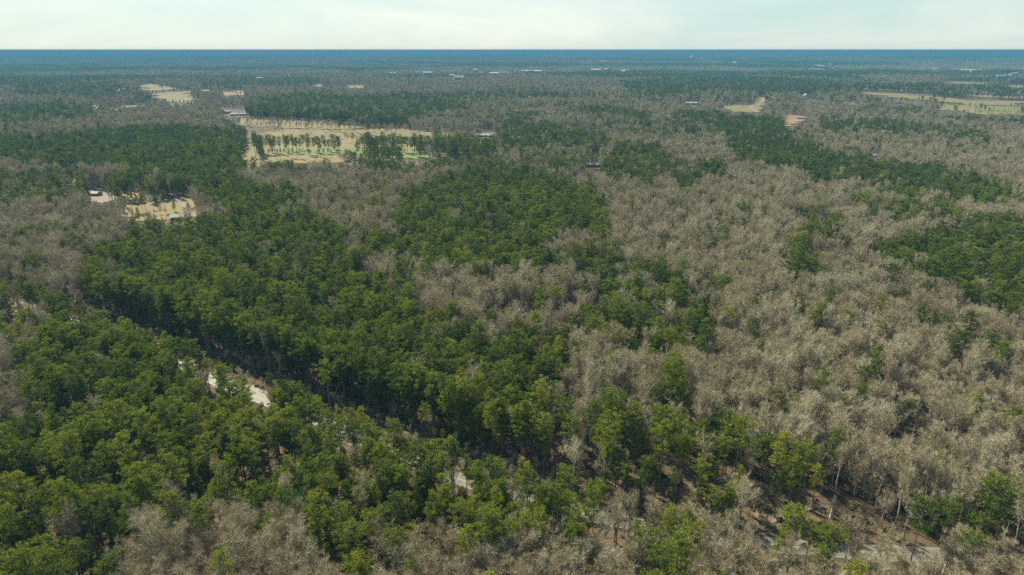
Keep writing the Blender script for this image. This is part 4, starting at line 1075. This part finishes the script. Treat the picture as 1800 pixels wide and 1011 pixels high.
# town and sheds far away: long pale industrial roofs
for k, (px, py, w, dp) in enumerate(FAR):
    side = 'left' if px < 800 else 'middle' if px < 1150 else 'right middle' if px < 1500 else 'right'
    big = 'long' if w > 80 else 'small'
    o = house(px, py + 1, w * .75, dp * .5, 13, 3, M[['bright_roof', 'white_roof', 'bright_roof', 'tan_roof'][k % 4]], M['white_wall'], rng.uniform(-.3, .3), f'{big} white flat building of the distant town, {side} part of the skyline', 'building', 'town_building', 2, False)
    o['group'] = f'far town buildings, {side}'

def water_tower(px, py, h, r, label):
    g = ground_at(px, py); root = bpy.data.objects.new('water_tower', None); COL.objects.link(root); root.location = g; tag(root, label, 'water tower')
    mb = MB(); ns, nr2 = 16, 9; n0 = len(mb.V)
    pr = [(r * math.sin(math.pi * i / nr2), h + r * .8 * -math.cos(math.pi * i / nr2)) for i in range(1, nr2)]
    mb.tube([Vector((0, 0, z)) for _, z in pr], [q for q, _ in pr], ns, cap=True); link('tank', mb.mesh('tank', M['bright_roof'], True), root)
    mb = MB(); mb.tube([Vector((0, 0, 0)), Vector((0, 0, h - r * .7))], [r * .18, r * .16], 10); link('riser', mb.mesh('riser', M['white_wall']), root)
    for k in range(4):
        a = k * math.pi / 2 + .4; mb = MB(); mb.tube([Vector((math.cos(a) * r * 1.1, math.sin(a) * r * 1.1, 0)), Vector((math.cos(a) * r * .8, math.sin(a) * r * .8, h - .3 * r))], [.8, .8], 6); link('leg', mb.mesh('leg', M['white_wall']), root)
water_tower(1291, 122, 42, 11, 'white water tower above the far woods, the nearer one')
water_tower(1215, 112, 60, 16, 'tall white water tower near the horizon')
water_tower(1498, 99, 70, 20, 'white water tower standing at the horizon')

def pylon(px, py, H, label):
    g = ground_at(px, py); root = bpy.data.objects.new('lattice_tower', None); COL.objects.link(root); root.location = g; root.rotation_euler = (0, 0, .3); tag(root, label, 'power pylon')
    mb = MB(); w = lambda z: 4.2 * (1 - z / H) ** 1.1 + .7
    zs = np.linspace(0, H, 9)
    for sx, sy in ((1, 1), (1, -1), (-1, 1), (-1, -1)):
        m2 = MB(); m2.tube([Vector((sx * w(z), sy * w(z), z)) for z in zs], [.25] * 9, 4); link('leg', m2.mesh('leg', M['steel']), root)
    for a, b in zip(zs, zs[1:]):
        for (s0, s1) in (((1, 1), (1, -1)), ((1, -1), (-1, -1)), ((-1, -1), (-1, 1)), ((-1, 1), (1, 1))):
            mb.tube([Vector((s0[0] * w(a), s0[1] * w(a), a)), Vector((s1[0] * w(b), s1[1] * w(b), b))], [.13, .13], 3)
            mb.tube([Vector((s1[0] * w(a), s1[1] * w(a), a)), Vector((s0[0] * w(b), s0[1] * w(b), b))], [.13, .13], 3)
    link('bracing', mb.mesh('bracing', M['steel']), root)
    for z in (H * .78, H * .88, H * .97):
        mb = MB(); mb.tube([Vector((-6, 0, z)), Vector((6, 0, z))], [.25, .25], 4); link('crossarm', mb.mesh('arm', M['steel']), root)
pylon(1310, 140, 48, 'steel lattice power pylon rising from the far pine block')
pylon(1577, 203, 22, 'slim steel pylon beside the young pine block')
pylon(1037, 134, 40, 'distant steel lattice pylon near the town')

# ------------------------------------------------------------------ air
HZ_DENS = 1.0 / 5700
m = bpy.data.materials.new('air'); m.use_nodes = True; nt = m.node_tree; nt.nodes.remove(nt.nodes['Principled BSDF'])
pv = nt.nodes.new('ShaderNodeVolumePrincipled'); pv.inputs['Density'].default_value = HZ_DENS; pv.inputs['Color'].default_value = (.090, .26, .40, 1); pv.inputs['Anisotropy'].default_value = 0.0
nt.links.new(pv.outputs[0], nt.nodes['Material Output'].inputs['Volume'])
mb = MB(); mb.box(-32000, 32000, -3000, 31500, -60, CAM_H + 2)
hz = link('haze', mb.mesh('haze', m)); tag(hz, 'blue haze over the far woods', kind='stuff')
